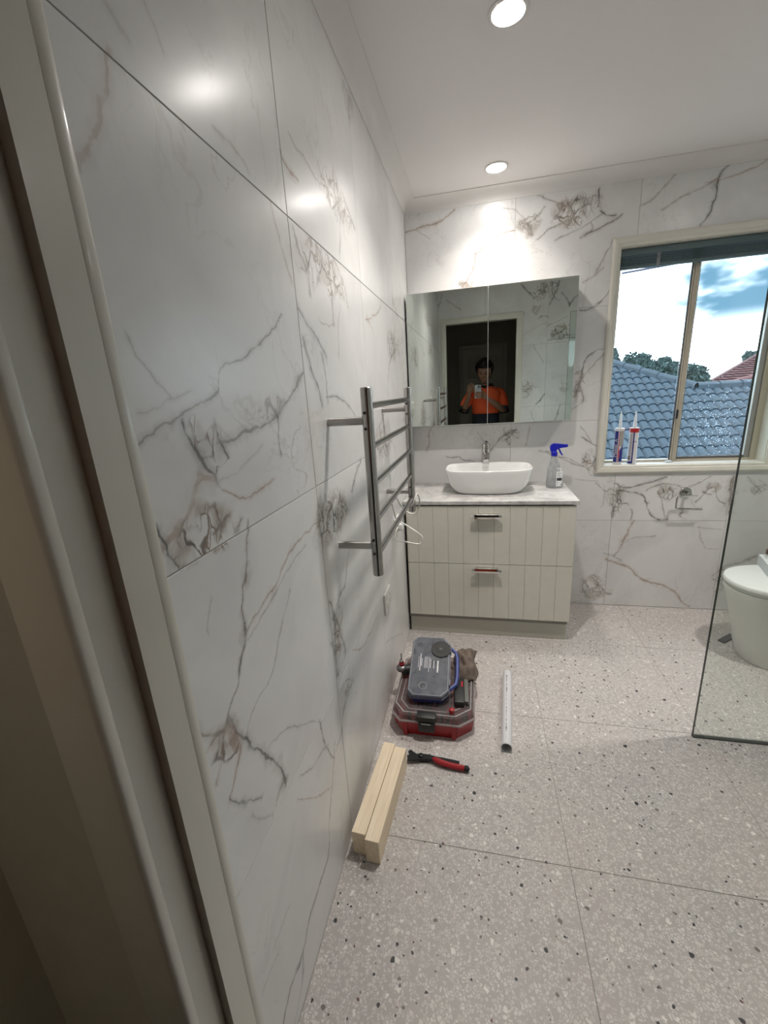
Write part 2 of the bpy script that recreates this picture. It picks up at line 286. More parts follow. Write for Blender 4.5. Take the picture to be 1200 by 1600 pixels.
VEINS_BACK = [('H', 0.008, 0.7, 0.8, [(0.006, 2.247), (0.071, 2.258), (0.111, 2.266), (0.179, 2.274), (0.237, 2.296), (0.276, 2.324)]), ('H', 0.005, 0.5, 0.5, [(0.071, 2.25), (0.11, 2.228), (0.139, 2.205)]), ('H', 0.006, 0.75, 0.75, [(0.392, 2.099), (0.444, 2.127), (0.481, 2.156), (0.535, 2.182), (0.59, 2.184)]), ('V', 0.009, 0.75, 0.8, [(0.319, 1.94), (0.359, 1.998), (0.383, 2.048), (0.392, 2.103)]), ('V', 0.006, 0.7, 0.6, [(0.37, 1.934), (0.378, 2.013), (0.406, 2.054), (0.453, 2.108), (0.508, 2.161)]), ('H', 0.006, 0.4, 0.5, [(0.506, 2.305), (0.56, 2.289), (0.596, 2.279)]), ('V', 0.008, 0.5, 0.75, [(0.684, 2.155), (0.661, 2.207), (0.633, 2.243), (0.596, 2.28)]), ('H', 0.007, 0.3, 0.7, [(0.665, 2.211), (0.704, 2.234), (0.737, 2.273)]), ('H', 0.007, 0.35, 0.8, [(0.712, 2.127), (0.759, 2.162), (0.819, 2.187)]), ('H', 0.007, 0.4, 0.7, [(0.709, 2.328), (0.762, 2.301), (0.823, 2.277)]), ('H', 0.009, 0.25, 0.85, [(0.926, 2.109), (1.0, 2.139), (1.08, 2.168), (1.111, 2.187)]), ('H', 0.006, 0.4, 0.7, [(0.805, 2.115), (0.915, 2.15), (0.972, 2.175), (1.02, 2.2)]), ('V', 0.01, 0.0, 1.0, [(1.001, 2.241), (1.002, 2.287), (1.001, 2.325)]), ('H', 0.01, 0.05, 0.9, [(1.019, 2.219), (1.045, 2.196), (1.079, 2.188)]), ('V', 0.006, 0.4, 0.6, [(0.951, 2.122), (0.979, 2.142), (0.969, 2.167)]), ('V', 0.009, 0.15, 0.9, [(1.472, 2.093), (1.519, 2.192), (1.526, 2.28), (1.572, 2.338)]), ('H', 0.007, 0.4, 0.6, [(1.299, 2.183), (1.376, 2.225), (1.477, 2.262), (1.538, 2.291)]), ('H', 0.006, 0.6, 0.6, [(1.475, 2.275), (1.59, 2.283), (1.651, 2.299), (1.72, 2.332)]), ('H', 0.007, 0.4, 0.6, [(1.198, 2.223), (1.251, 2.242), (1.336, 2.334)]), ('V', 0.006, 0.5, 0.75, [(1.006, 1.935), (1.028, 1.982), (1.083, 2.081)]), ('H', 0.006, 0.6, 0.7, [(0.957, 1.898), (0.999, 1.919), (1.038, 1.956)]), ('H', 0.007, 0.15, 0.8, [(0.944, 1.762), (1.001, 1.768), (1.054, 1.804), (1.091, 1.869)]), ('V', 0.008, 0.15, 0.9, [(0.966, 1.419), (1.003, 1.522), (1.087, 1.56)]), ('V', 0.012, 0.35, 0.9, [(0.942, 1.312), (0.961, 1.373), (0.968, 1.434)]), ('V', 0.007, 0.5, 0.8, [(0.924, 1.234), (0.961, 1.256), (0.992, 1.286), (0.967, 1.357)]), ('V', 0.005, 0.4, 0.7, [(0.967, 1.403), (1.036, 1.475), (1.082, 1.531)]), ('H', 0.005, 0.4, 0.8, [(0.763, 1.0), (0.801, 0.988), (0.889, 0.962), (0.927, 0.95), (0.988, 0.919), (1.021, 0.895), (1.056, 0.848)]), ('H', 0.007, 0.15, 0.85, [(0.999, 1.077), (1.026, 1.06), (1.042, 1.048), (1.083, 1.019)]), ('V', 0.006, 0.4, 0.6, [(1.052, 1.053), (1.018, 1.099), (0.984, 1.139)]), ('H', 0.006, 0.3, 0.7, [(1.096, 0.801), (1.125, 0.771), (1.153, 0.75), (1.168, 0.759)]), ('H', 0.004, 0.5, 0.5, [(0.982, 0.832), (1.036, 0.819), (1.084, 0.816)]), ('V', 0.008, 0.75, 0.75, [(0.088, 1.021), (0.108, 1.091), (0.106, 1.131), (0.143, 1.179)]), ('V', 0.007, 0.7, 0.6, [(0.693, 1.041), (0.696, 1.089), (0.703, 1.145)]), ('H', 0.009, 0.15, 0.85, [(0.473, 0.999), (0.51, 1.047), (0.529, 1.076), (0.585, 1.112), (0.621, 1.13)]), ('H', 0.006, 0.15, 0.8, [(0.203, 0.992), (0.243, 0.978), (0.288, 0.98), (0.317, 0.959), (0.376, 0.954)]), ('V', 0.006, 0.4, 0.6, [(0.439, 1.059), (0.424, 1.099), (0.405, 1.129)]), ('H', 0.006, 0.3, 0.7, [(0.799, 0.995), (0.863, 0.978), (0.91, 0.938), (1.001, 0.907), (1.047, 0.877)]), ('H', 0.008, 0.2, 0.85, [(1.196, 0.796), (1.266, 0.768), (1.322, 0.784), (1.405, 0.804), (1.463, 0.83)]), ('H', 0.009, 0.05, 0.95, [(1.209, 0.752), (1.268, 0.746), (1.327, 0.732), (1.38, 0.674)]), ('H', 0.01, 0.05, 0.95, [(1.374, 0.685), (1.428, 0.58), (1.491, 0.575)]), ('V', 0.01, 0.1, 0.8, [(1.198, 0.585), (1.198, 0.641), (1.217, 0.719), (1.2, 0.796)]), ('V', 0.008, 0.1, 0.8, [(1.303, 0.574), (1.305, 0.602), (1.292, 0.636)]), ('V', 0.007, 0.25, 0.8, [(1.48, 0.586), (1.456, 0.674), (1.43, 0.74)]), ('H', 0.007, 0.3, 0.8, [(1.364, 0.746), (1.435, 0.782), (1.49, 0.787), (1.549, 0.76)]), ('H', 0.007, 0.3, 0.8, [(1.584, 0.77), (1.627, 0.79), (1.684, 0.831)]), ('H', 0.006, 0.2, 0.8, [(1.631, 0.684), (1.663, 0.716), (1.701, 0.768), (1.737, 0.705), (1.774, 0.665)]), ('V', 0.007, 0.3, 0.7, [(1.589, 0.581), (1.559, 0.597), (1.565, 0.619)]), ('V', 0.022, 0.45, 0.9, [(1.806, 0.604), (1.8, 0.726), (1.797, 0.778), (1.803, 0.829)]), ('V', 0.01, 0.85, 0.85, [(1.231, 0.34), (1.268, 0.412), (1.286, 0.482), (1.318, 0.562)]), ('H', 0.005, 0.5, 0.7, [(1.286, 0.424), (1.314, 0.448), (1.372, 0.463), (1.44, 0.467)]), ('H', 0.011, 0.7, 0.8, [(1.184, 0.308), (1.258, 0.286), (1.321, 0.258), (1.366, 0.211), (1.419, 0.179), (1.471, 0.167), (1.512, 0.154), (1.565, 0.122), (1.597, 0.099), (1.632, 0.052), (1.676, 0.011)]), ('H', 0.007, 0.5, 0.6, [(1.171, 0.35), (1.223, 0.334), (1.276, 0.311)]), ('H', 0.004, 0.4, 0.6, [(1.661, 0.521), (1.726, 0.519), (1.781, 0.514)]), ('V', 0.004, 0.4, 0.5, [(1.713, 0.404), (1.688, 0.454), (1.67, 0.521)]), ('H', 0.004, 0.4, 0.5, [(1.713, 0.404), (1.742, 0.393), (1.779, 0.396)]), ('H', 0.012, 0.5, 0.6, [(1.774, 0.227), (1.815, 0.263), (1.866, 0.299), (1.926, 0.324), (1.983, 0.359)]), ('V', 0.009, 0.4, 0.6, [(1.94, 0.745), (1.9, 0.787), (1.869, 0.818)]), ('H', 0.01, 0.3, 0.7, [(1.145, 0.141), (1.179, 0.104), (1.223, 0.081)]), ('V', 0.004, 0.3, 0.5, [(1.133, 0.658), (1.144, 0.698), (1.143, 0.775)])]
BLOBS_BACK = [(0.873, 2.231, 0.093, 0.076, 0.5, 0.9), (0.984, 2.255, 0.06, 0.057, 0.3, 0.5), (0.663, 2.2, 0.052, 0.042, 0.7, 0.6), (1.043, 0.927, 0.045, 0.057, 0.35, 0.8), (1.218, 0.7, 0.055, 0.088, 0.3, 0.9), (1.477, 0.729, 0.053, 0.054, 0.5, 0.8), (1.693, 0.765, 0.038, 0.038, 0.6, 0.7), (1.808, 0.202, 0.039, 0.092, 0.4, 0.6), (1.128, 0.117, 0.076, 0.091, 0.5, 0.7), (0.589, 1.091, 0.044, 0.046, 0.2, 0.8), (0.954, 1.359, 0.027, 0.078, 0.4, 0.7), (0.343, 1.95, 0.043, 0.027, 0.75, 0.6), (1.925, 0.769, 0.042, 0.044, 0.3, 0.6)]
VEINS_DOOR = [('V', 0.01, 0.2, 0.9, [(0.93, 2.196), (0.874, 2.261), (0.81, 2.326)]), ('V', 0.01, 0.1, 0.9, [(1.078, 2.13), (1.13, 2.234), (1.153, 2.29), (1.159, 2.356)]), ('V', 0.008, 0.15, 0.9, [(1.169, 2.155), (1.115, 2.194), (1.094, 2.255), (1.1, 2.312)]), ('V', 0.008, 0.1, 0.9, [(1.263, 2.095), (1.229, 2.166), (1.183, 2.22)]), ('V', 0.009, 0.1, 0.9, [(1.258, 2.095), (1.29, 2.147), (1.331, 2.176)]), ('H', 0.007, 0.2, 0.8, [(0.982, 2.005), (1.016, 2.024), (1.07, 2.01)]), ('H', 0.006, 0.3, 0.6, [(1.065, 1.933), (1.152, 1.968), (1.238, 2.003)]), ('H', 0.007, 0.2, 0.8, [(1.08, 1.799), (1.124, 1.804), (1.204, 1.811), (1.336, 1.804)]), ('V', 0.006, 0.3, 0.6, [(1.043, 1.603), (0.985, 1.681), (0.935, 1.784)]), ('H', 0.005, 0.3, 0.6, [(0.845, 1.412), (0.903, 1.38), (1.025, 1.363)]), ('V', 0.01, 0.0, 0.9, [(0.989, 1.194), (1.03, 1.239), (1.065, 1.29)]), ('V', 0.008, 0.1, 0.9, [(1.18, 1.019), (1.2, 1.086), (1.223, 1.171)]), ('H', 0.004, 0.4, 0.5, [(0.841, 1.863), (0.931, 1.918), (1.063, 1.968)]), ('V', 0.006, 0.3, 0.6, [(0.991, 1.018), (0.949, 1.108), (1.019, 1.153)]), ('H', 0.01, 0.3, 0.7, [(0.083, 2.269), (0.153, 2.214), (0.229, 2.16)]), ('V', 0.008, 0.3, 0.7, [(0.004, 2.205), (0.025, 2.263), (0.04, 2.35)])]
BLOBS_DOOR = [(0.993, 2.251, 0.082, 0.079, 0.5, 0.9), (1.114, 2.267, 0.046, 0.09, 0.1, 0.9), (1.187, 1.861, 0.095, 0.083, 0.3, 1.0), (0.958, 2.09, 0.041, 0.04, 0.4, 0.7), (0.885, 1.353, 0.051, 0.09, 0.3, 0.8), (1.255, 1.343, 0.048, 0.075, 0.3, 0.5)]


def marble(name, axis, rect, veins, blobs, seed):
    """glazed porcelain with a stone print: the veins that cross this tile, broken areas, faint clouding"""
    m, N, b, o = material(name)
    x, y, z = N.sep(N.pos())
    u = y if axis == 'y' else x
    P = N.comb(u, z, seed * 3.7)
    d1 = N.vmath('SUBTRACT', N.noise(P, 11, 2, 0.6, color=True), (0.5, 0.5, 0.5))
    d2 = N.vmath('SUBTRACT', N.noise(P, 42, 2, 0.7, color=True), (0.5, 0.5, 0.5))
    D = N.vmath('ADD', P, N.vmath('ADD', N.vmath('SCALE', d1, scale=0.030), N.vmath('SCALE', d2, scale=0.012)))
    du, dz, _ = N.sep(D)
    broken = N.ramp(N.noise(P, 26, 3, 0.6), 0.34, 0.52, 0.5, 1.0)
    col = N.mix(N.ramp(N.noise(P, 3.0, 3, 0.6, 1.0), 0.40, 0.75), (0.74, 0.735, 0.725, 1), (0.64, 0.635, 0.63, 1))
    wmod = N.ramp(N.noise(P, 19, 2, 0.6), 0.30, 0.68, 0.55, 2.1)      # veins swell and pinch along their length
    # faint wisps everywhere
    wn = N.noise(N.vmath('MULTIPLY', D, (1.0, 0.7, 1.0)), 4.2, 4, 0.55, 1.2)
    wisp = N.ramp(N.math('ABSOLUTE', N.math('SUBTRACT', wn, 0.5)), 0.0, 0.012, 0.30, 0.0, True)
    wisp = N.math('MULTIPLY', wisp, N.ramp(N.noise(P, 2.3, 1), 0.45, 0.62))
    col = N.mix(wisp, col, (0.42, 0.38, 0.34, 1))
    u0, u1, z0, z1 = rect
    hit = [q for q in blobs if q[0] + q[2] * 1.3 > u0 and q[0] - q[2] * 1.3 < u1 and q[1] + q[3] * 1.3 > z0 and q[1] - q[3] * 1.3 < z1]
    if hit:
        mask = None; tan = None
        eu, ez, _ = N.sep(N.vmath('ADD', D, N.vmath('SCALE', d1, scale=0.09)))
        for cu, cz, ru, rv, tone, st in hit:
            e = N.vmath('LENGTH', N.comb(N.math('DIVIDE', N.math('SUBTRACT', eu, cu), ru), N.math('DIVIDE', N.math('SUBTRACT', ez, cz), rv), 0.0))
            k = N.ramp(e, 0.55, 1.25, st, 0.0, True)
            mask = k if mask is None else N.math('MAXIMUM', mask, k)
            kt = N.math('MULTIPLY', k, tone)
            tan = kt if tan is None else N.math('MAXIMUM', tan, kt)
        D2 = N.vmath('ADD', D, N.vmath('SCALE', d1, scale=0.05)); V = N.voro(N.vmath('MULTIPLY', D2, (1.0, 0.8, 1.0)), 17, 'DISTANCE_TO_EDGE')
        V2 = N.voro(N.vmath('MULTIPLY', D2, (1.0, 0.8, 1.0)), 42, 'DISTANCE_TO_EDGE')
        patch = N.math('MULTIPLY', N.ramp(N.noise(D, 13, 3), 0.42, 0.56, 0, 1.35, True), tan, clamp=True)
        col = N.mix(patch, col, (0.34, 0.29, 0.235, 1))
        ln = N.math('MAXIMUM', N.ramp(V.outputs['Distance'], 0.012, 0.075, 1, 0, True), N.math('MULTIPLY', N.ramp(V2.outputs['Distance'], 0.015, 0.10, 1, 0, True), N.ramp(N.noise(P, 18, 1), 0.42, 0.54)))
        ln = N.math('MULTIPLY', N.math('MULTIPLY', ln, mask), N.ramp(N.noise(P, 31, 2), 0.32, 0.46, 0.25, 1.0))
        col = N.mix(ln, col, N.mix(N.ramp(N.noise(P, 9, 1), 0.4, 0.6), (0.10, 0.095, 0.09, 1), (0.24, 0.18, 0.14, 1)))
    for t, wd, tone, st, pts in veins:
        us = [p[0] for p in pts]; zs = [p[1] for p in pts]
        if max(us) < u0 - .01 or min(us) > u1 + .01 or max(zs) < z0 - .01 or min(zs) > z1 + .01: continue
        i = 0 if t == 'H' else 1
        a, c = (du, dz) if t == 'H' else (dz, du)
        lo, hi = pts[0][i], pts[-1][i]
        ol, oh = min(p[1 - i] for p in pts), max(p[1 - i] for p in pts)
        rng = max(oh - ol, 1e-4)
        fc = N.new('ShaderNodeFloatCurve'); cm = fc.mapping; cv = cm.curves[0]
        q = [((p[i] - lo) / (hi - lo), (p[1 - i] - ol) / rng) for p in pts]
        cv.points[0].location = q[0]; cv.points[1].location = q[-1]
        for s_ in q[1:-1]: cv.points.new(*s_)
        for pt in cv.points: pt.handle_type = 'AUTO'
        cm.update()
        s01 = N.ramp(a, lo, hi)
        N.put(fc.inputs[1], s01)
        off = N.math('MULTIPLY_ADD', fc.outputs[0], rng, ol)
        dist = N.math('MULTIPLY', N.math('ABSOLUTE', N.math('SUBTRACT', c, off)), wmod)
        slope = rng / (hi - lo); k = math.sqrt(1 + min(slope, 3) ** 2)
        wv = wd * k * 1.25
        mk = N.math('MAXIMUM', N.ramp(dist, wv * 0.12, wv * 0.55, 1, 0, True), N.ramp(dist, 0, wv * 1.9, 0.36, 0, True))
        e = 0.012
        inside = N.ramp(N.math('ABSOLUTE', N.math('SUBTRACT', a, (lo + hi) / 2)), (hi - lo) / 2, (hi - lo) / 2 + e, 1, 0)
        mk = N.math('MULTIPLY', N.math('MULTIPLY', mk, inside), N.math('MULTIPLY', broken, st))
        vc = (0.10, 0.095, 0.09) if tone < .25 else (0.21, 0.18, 0.15) if tone < .58 else (0.30, 0.20, 0.14)
        col = N.mix(mk, col, (*vc, 1))
    N.put(b.inputs['Base Color'], col)
    b.inputs['Roughness'].default_value = 0.40
    b.inputs['Coat Weight'].default_value = 0.35; b.inputs['Coat Roughness'].default_value = 0.22
    b.inputs['Specular IOR Level'].default_value = 0.5
    N.put(b.inputs['Normal'], N.bump(N.noise(N.comb(u, N.math('MULTIPLY', z, 0.35), seed), 14, 3), 0.10, 0.004))
    return m

# ------------------------------------------------------------------ shared materials
M = {}
M['grout'] = simple('grout', (0.42, 0.41, 0.39), 0.85, bump=0.3)
M['wall_paint'] = simple('hall_paint', (0.50, 0.48, 0.41), 0.7, var=0.03)
M['ceiling'] = simple('ceiling_paint', (0.78, 0.75, 0.74), 0.75, bump=0.08, bscale=400)
M['cornice'] = simple('cornice_paint', (0.74, 0.72, 0.70), 0.55)
M['trim'] = simple('cream_gloss_paint', (0.68, 0.66, 0.585), 0.32, var=0.03, scale=6, coat=0.2)
M['chrome'] = simple('chrome', (0.62, 0.61, 0.59), 0.09, 1.0)
M['steel'] = simple('brushed_steel', (0.40, 0.385, 0.37), 0.22, 1.0)
M['mirror'] = simple('mirror_silvering', (0.74, 0.79, 0.75), 0.0, 1.0)
M['white_melamine'] = simple('white_melamine', (0.75, 0.75, 0.74), 0.4)
M['cabinet'] = simple('warm_white_laminate', (0.62, 0.605, 0.535), 0.42, var=0.02)
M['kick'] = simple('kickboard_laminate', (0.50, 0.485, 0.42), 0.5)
M['dark_gap'] = simple('shadow_gap_black', (0.02, 0.02, 0.02), 0.8)
M['ceramic'] = simple('white_ceramic', (0.82, 0.82, 0.81), 0.08, coat=0.4)
M['ceramic_warm'] = simple('white_vitreous_china', (0.72, 0.72, 0.69), 0.12, coat=0.3)
M['white_plastic'] = simple('white_plastic', (0.75, 0.74, 0.70), 0.35)
M['black'] = simple('black_plastic', (0.018, 0.018, 0.018), 0.45)
M['black_rubber'] = simple('black_rubber', (0.012, 0.012, 0.013), 0.7)
M['red'] = simple('red_plastic', (0.34, 0.012, 0.018), 0.4)
M['blue'] = simple('blue_plastic', (0.015, 0.035, 0.20), 0.4)
M['bright_blue'] = simple('bright_blue_plastic', (0.004, 0.008, 0.42), 0.35)
M['aluminium'] = simple('beige_anodised_aluminium', (0.50, 0.45, 0.36), 0.4, 0.35)
M['alu_grey'] = simple('grey_aluminium', (0.35, 0.34, 0.33), 0.35, 0.6)
M['lid_red'] = sheet_glass('smoky_clear_plastic', (0.72, 0.64, 0.64), 0.12, 0.22, (0.42, 0.36, 0.36))
M['lid_blue'] = sheet_glass('frosted_clear_plastic', (0.6, 0.62, 0.66), 0.2, 0.62, (0.17, 0.18, 0.20))
M['lid_edge'] = simple('clear_plastic_rim', (0.36, 0.33, 0.33), 0.2)
M['pane'] = sheet_glass('window_glass', (0.96, 0.985, 0.99), 0.0)
M['shower'] = sheet_glass('shower_glass', (0.925, 0.95, 0.93), 0.0)
M['floor_grout'] = simple('pale_floor_grout', (0.36, 0.34, 0.32), 0.8)
M['glass_edge'] = simple('dark_glass_edge', (0.010, 0.018, 0.014), 0.15)
M['print'] = simple('white_print', (0.7, 0.7, 0.7), 0.5)
M['ink'] = simple('dark_ink', (0.03, 0.03, 0.04), 0.5)

# pine
m, N, b, o = material('pine_wood'); M['pine'] = m
p = N.obj()
g = N.noise(N.vmath('MULTIPLY', p, (30, 1.6, 30)), 3.0, 4, 0.6, 0.6)
c_ = N.mix(N.ramp(g, 0.35, 0.68), (0.88, 0.75, 0.57, 1), (0.74, 0.59, 0.41, 1))
vk = N.voro(N.vmath('MULTIPLY', p, (1.0, 0.6, 1.0)), 9.0)
c_ = N.mix(N.ramp(vk.outputs['Distance'], 0.02, 0.05, 0.8, 0.0), c_, (0.20, 0.10, 0.05, 1))
N.put(b.inputs['Base Color'], c_); b.inputs['Roughness'].default_value = 0.65
N.put(b.inputs['Normal'], N.bump(g, 0.2, 0.001))

# grey stone-look laminate of the benchtop
m, N, b, o = material('grey_stone_laminate'); M['benchtop'] = m
p = N.pos()
g1 = N.noise(p, 14, 5, 0.6, 0.8); g2 = N.noise(p, 60, 3, 0.7)
c_ = N.mix(N.ramp(g1, 0.36, 0.64), (0.34, 0.33, 0.32, 1), (0.60, 0.59, 0.57, 1))
c_ = N.mix(N.ramp(g2, 0.40, 0.70, 0.0, 0.5), c_, (0.62, 0.61, 0.60, 1))
N.put(b.inputs['Base Color'], c_); b.inputs['Roughness'].default_value = 0.5

# terrazzo
def terrazzo():
    m, N, b, o = material('terrazzo')
    p = N.pos()
    dd = N.vmath('ADD', p, N.vmath('SCALE', N.vmath('SUBTRACT', N.noise(p, 70, 2, 0.6, color=True), (0.5, 0.5, 0.5)), scale=0.010))
    base = N.mix(N.ramp(N.noise(p, 3.5, 2), 0.35, 0.65), (0.44, 0.40, 0.38, 1), (0.40, 0.375, 0.36, 1))
    # fine pale chips
    A = N.voro(dd, 125); E = N.voro(dd, 125, 'DISTANCE_TO_EDGE')
    r, g, bl = N.sep(A.outputs['Color'])
    chip = N.math('MULTIPLY', N.ramp(E.outputs['Distance'], 0.06, 0.16, 0, 1), N.ramp(r, 0.28, 0.32))
    tone = N.mix(g, (0.64, 0.62, 0.595, 1), (0.50, 0.475, 0.45, 1))
    col = N.mix(N.math('MULTIPLY', chip, 0.9), base, tone)
    # second generation of medium beige chips
    A2 = N.voro(N.vmath('ADD', dd, (3.1, 1.7, 0)), 72); E2 = N.voro(N.vmath('ADD', dd, (3.1, 1.7, 0)), 72, 'DISTANCE_TO_EDGE')
    r2, g2, b2 = N.sep(A2.outputs['Color'])
    ch2 = N.math('MULTIPLY', N.ramp(E2.outputs['Distance'], 0.14, 0.22, 0, 1), N.ramp(r2, 0.88, 0.89))
    col = N.mix(ch2, col, N.mix(g2, (0.74, 0.72, 0.68, 1), (0.50, 0.45, 0.42, 1)))
    # sparse dark chips, three sizes
    for sc, off, thr, rad in ((20, (5.3, 2.2, 0), 0.35, 0.125), (30, (1.3, 7.9, 0), 0.42, 0.12), (46, (9.3, 4.2, 0), 0.58, 0.145)):
        V = N.voro(N.vmath('ADD', dd, off), sc)
        r3, g3, b3 = N.sep(V.outputs['Color'])
        rr = N.ramp(g3, 0, 1, rad * 0.5, rad * 1.25)
        k = N.math('MULTIPLY', N.ramp(N.math('DIVIDE', V.outputs['Distance'], rr), 0.85, 1.1, 1, 0), N.math('GREATER_THAN', r3, thr))
        dark = N.mix(N.math('GREATER_THAN', b3, 0.52), (0.035, 0.033, 0.035, 1), (0.13, 0.055, 0.05, 1))
        dark = N.mix(N.math('GREATER_THAN', b3, 0.90), dark, (0.17, 0.15, 0.14, 1))
        col = N.mix(k, col, dark)
    N.put(b.inputs['Base Color'], col)
    b.inputs['Roughness'].default_value = 0.42
    b.inputs['Specular IOR Level'].default_value = 0.35
    return m
M['terrazzo'] = terrazzo()

# ================================================================== THE SETTING
XR = 2.25; YN = 0.3426; YB = 2.665; ZC = 2.385
WIN = (1.122, 1.930, 0.905, 2.040)
DOOR = (0.0718, 0.780, 2.030)

# --- floor
fl = thing('floor', 'pale terrazzo tiled bathroom floor', None, kind='structure')
bm = B(); box(bm, -0.02, XR + .02, 0.26, YB + .02, -0.12, -0.0014)
obj('grout_bed', bm, M['floor_grout'], fl)
def cuts(lo, hi, at, step):
    e = [lo]; k = at
    while k > lo + 0.01: k -= step
    k += step
    while k < hi - 0.01:
        if k > lo + 0.01: e.append(k)
        k += step
    return e + [hi]
G = 0.0011
xs = [0.0, 0.675, 1.277, 1.879, XR]; ys = cuts(YN - 0.072, YB, 0.995, 0.602)
for i in range(len(xs) - 1):
    for j in range(len(ys) - 1):
        bm = B(); box(bm, xs[i] + G, xs[i + 1] - G, ys[j] + G, ys[j + 1] - G, -0.0014, 0.0, 0.0004)
        obj('tile', bm, M['terrazzo'], fl)

# --- tiled walls
ZS = [0.0, 0.5676, 1.170, 1.772, ZC]
def tiled(root, axis, us, zs, plane, out, hole, veins, blobs, pre):
    """tiles as separate objects; plane = wall surface coordinate, out = +1/-1 direction into the wall"""
    k = 0
    for i in range(len(us) - 1):
        for j in range(len(zs) - 1):
            k += 1
            r = (us[i] + G, us[i + 1] - G, zs[j] + G, zs[j + 1] - G)
            parts = [r]
            if hole:
                h = hole
                if r[0] < h[1] and r[1] > h[0] and r[2] < h[3] and r[3] > h[2]:
                    parts = []
                    if r[0] < h[0]: parts.append((r[0], h[0], r[2], r[3]))
                    if r[1] > h[1]: parts.append((h[1], r[1], r[2], r[3]))
                    a, c = max(r[0], h[0]), min(r[1], h[1])
                    if r[2] < h[2]: parts.append((a, c, r[2], h[2]))
                    if r[3] > h[3]: parts.append((a, c, h[3], r[3]))
            if not parts: continue
            bm = B(); t = 0.0014
            for q in parts:
                lo, hi = sorted((plane, plane + out * t))
                bv = 0.0005 if len(parts) == 1 else 0
                if axis == 'y': box(bm, lo, hi, q[0], q[1], q[2], q[3], bv)
                else: box(bm, q[0], q[1], lo, hi, q[2], q[3], bv)
            obj('tile', bm, marble('%s_%d' % (pre, k), axis, r, veins, blobs, (hash_seed(pre) + k * 1.37)), root)
def hash_seed(s): return sum(ord(c) for c in s) % 13

wl = thing('wall_left', 'left wall of large white marble look tiles', None, kind='structure')
bm = B(); box(bm, -0.11, -0.0014, YN, YB + .11, 0, ZC)
obj('grout_bed', bm, M['grout'], wl)
tiled(wl, 'y', [YN, 0.385, 0.987, 1.588, 2.189, YB], ZS, 0.0, -1, None, VEINS_LEFT, BLOBS_LEFT, 'left')

wb = thing('wall_back', 'back wall of white marble look tiles around the window', None, kind='structure')
bm = B(); b0, b1 = YB + .0014, YB + .11
box(bm, -0.0014, WIN[0], b0, b1, 0, ZC); box(bm, WIN[1], XR + .0014, b0, b1, 0, ZC)
box(bm, WIN[0], WIN[1], b0, b1, 0, WIN[2]); box(bm, WIN[0], WIN[1], b0, b1, WIN[3], ZC)
obj('grout_bed', bm, M['grout'], wb)
tiled(wb, 'x', [0.0, 0.595, 1.194, 1.797, XR], ZS, YB, 1, WIN, VEINS_BACK, BLOBS_BACK, 'back')

wr = thing('wall_right', 'right wall of white marble look tiles behind the toilet', None, kind='structure')
bm = B(); box(bm, XR + .0014, XR + .11, YN, YB + .11, 0, ZC); obj('grout_bed', bm, M['grout'], wr)
tiled(wr, 'y', [YN, 0.86, 1.462, 2.064, YB], ZS, XR, 1, None, [], [(0.6, 0.9, .2, .15, .4, .8), (1.9, 1.6, .15, .2, .5, .8), (2.3, .4, .2, .1, .4, .8)], 'right')

wd = thing('wall_front', 'tiled wall holding the doorway, seen in the mirror', None, kind='structure')
H0 = 0.2704
bm = B()
box(bm, -0.0014, DOOR[0] - 0.03, H0, YN - .0014, 0, ZC); box(bm, DOOR[1] + 0.03, XR + .0014, H0, YN - .0014, 0, ZC)
box(bm, DOOR[0] - 0.03, DOOR[1] + 0.03, H0, YN - .0014, DOOR[2] + 0.03, ZC)
obj('grout_bed', bm, M['grout'], wd)
tiled(wd, 'x', [0.0, 0.466, 1.068, 1.670, XR], ZS, YN, -1, (DOOR[0] - .03, DOOR[1] + .03, -1, DOOR[2] + .03), VEINS_DOOR, BLOBS_DOOR, 'front')

# --- ceiling and cornice
cl_ = B(); box(cl_, -0.11, XR + .11, H0, YB + .11, ZC, ZC + .1)
tag(obj('ceiling', cl_, M['ceiling']), kind='structure')
cp = [(0, 0), (0, -.052), (.004, -.052), (.004, -.046)] + [(.004 + .056 * (1 - cos(t)) , -.046 + .042 * sin(t)) for t in [pi / 2 * k / 8 for k in range(1, 9)]] + [(.068, -.004), (.068, 0)]
def cornice(name, a, b_, inward):
    """cove moulding from a to b along the wall, mitred"""
    a = Vector(a); b_ = Vector(b_); inn = Vector(inward); d = (b_ - a).normalized()
    bm = B(); r0 = []; r1 = []
    for o_, z_ in cp:
        r0.append(tuple(a + inn * o_ + d * o_ + Vector((0, 0, ZC + z_)))); r1.append(tuple(b_ + inn * o_ - d * o_ + Vector((0, 0, ZC + z_))))
    loft(bm, [r0, r1], True, True, True)
    tag(obj(name, bm, M['cornice'], smooth=True), kind='structure')
cornice('trim_1', (0, YN, 0), (0, YB, 0), (1, 0, 0))
cornice('trim_2', (0, YB, 0), (XR, YB, 0), (0, -1, 0))
cornice('trim_3', (XR, YB, 0), (XR, YN, 0), (-1, 0, 0))
cornice('trim_4', (XR, YN, 0), (0, YN, 0), (0, 1, 0))

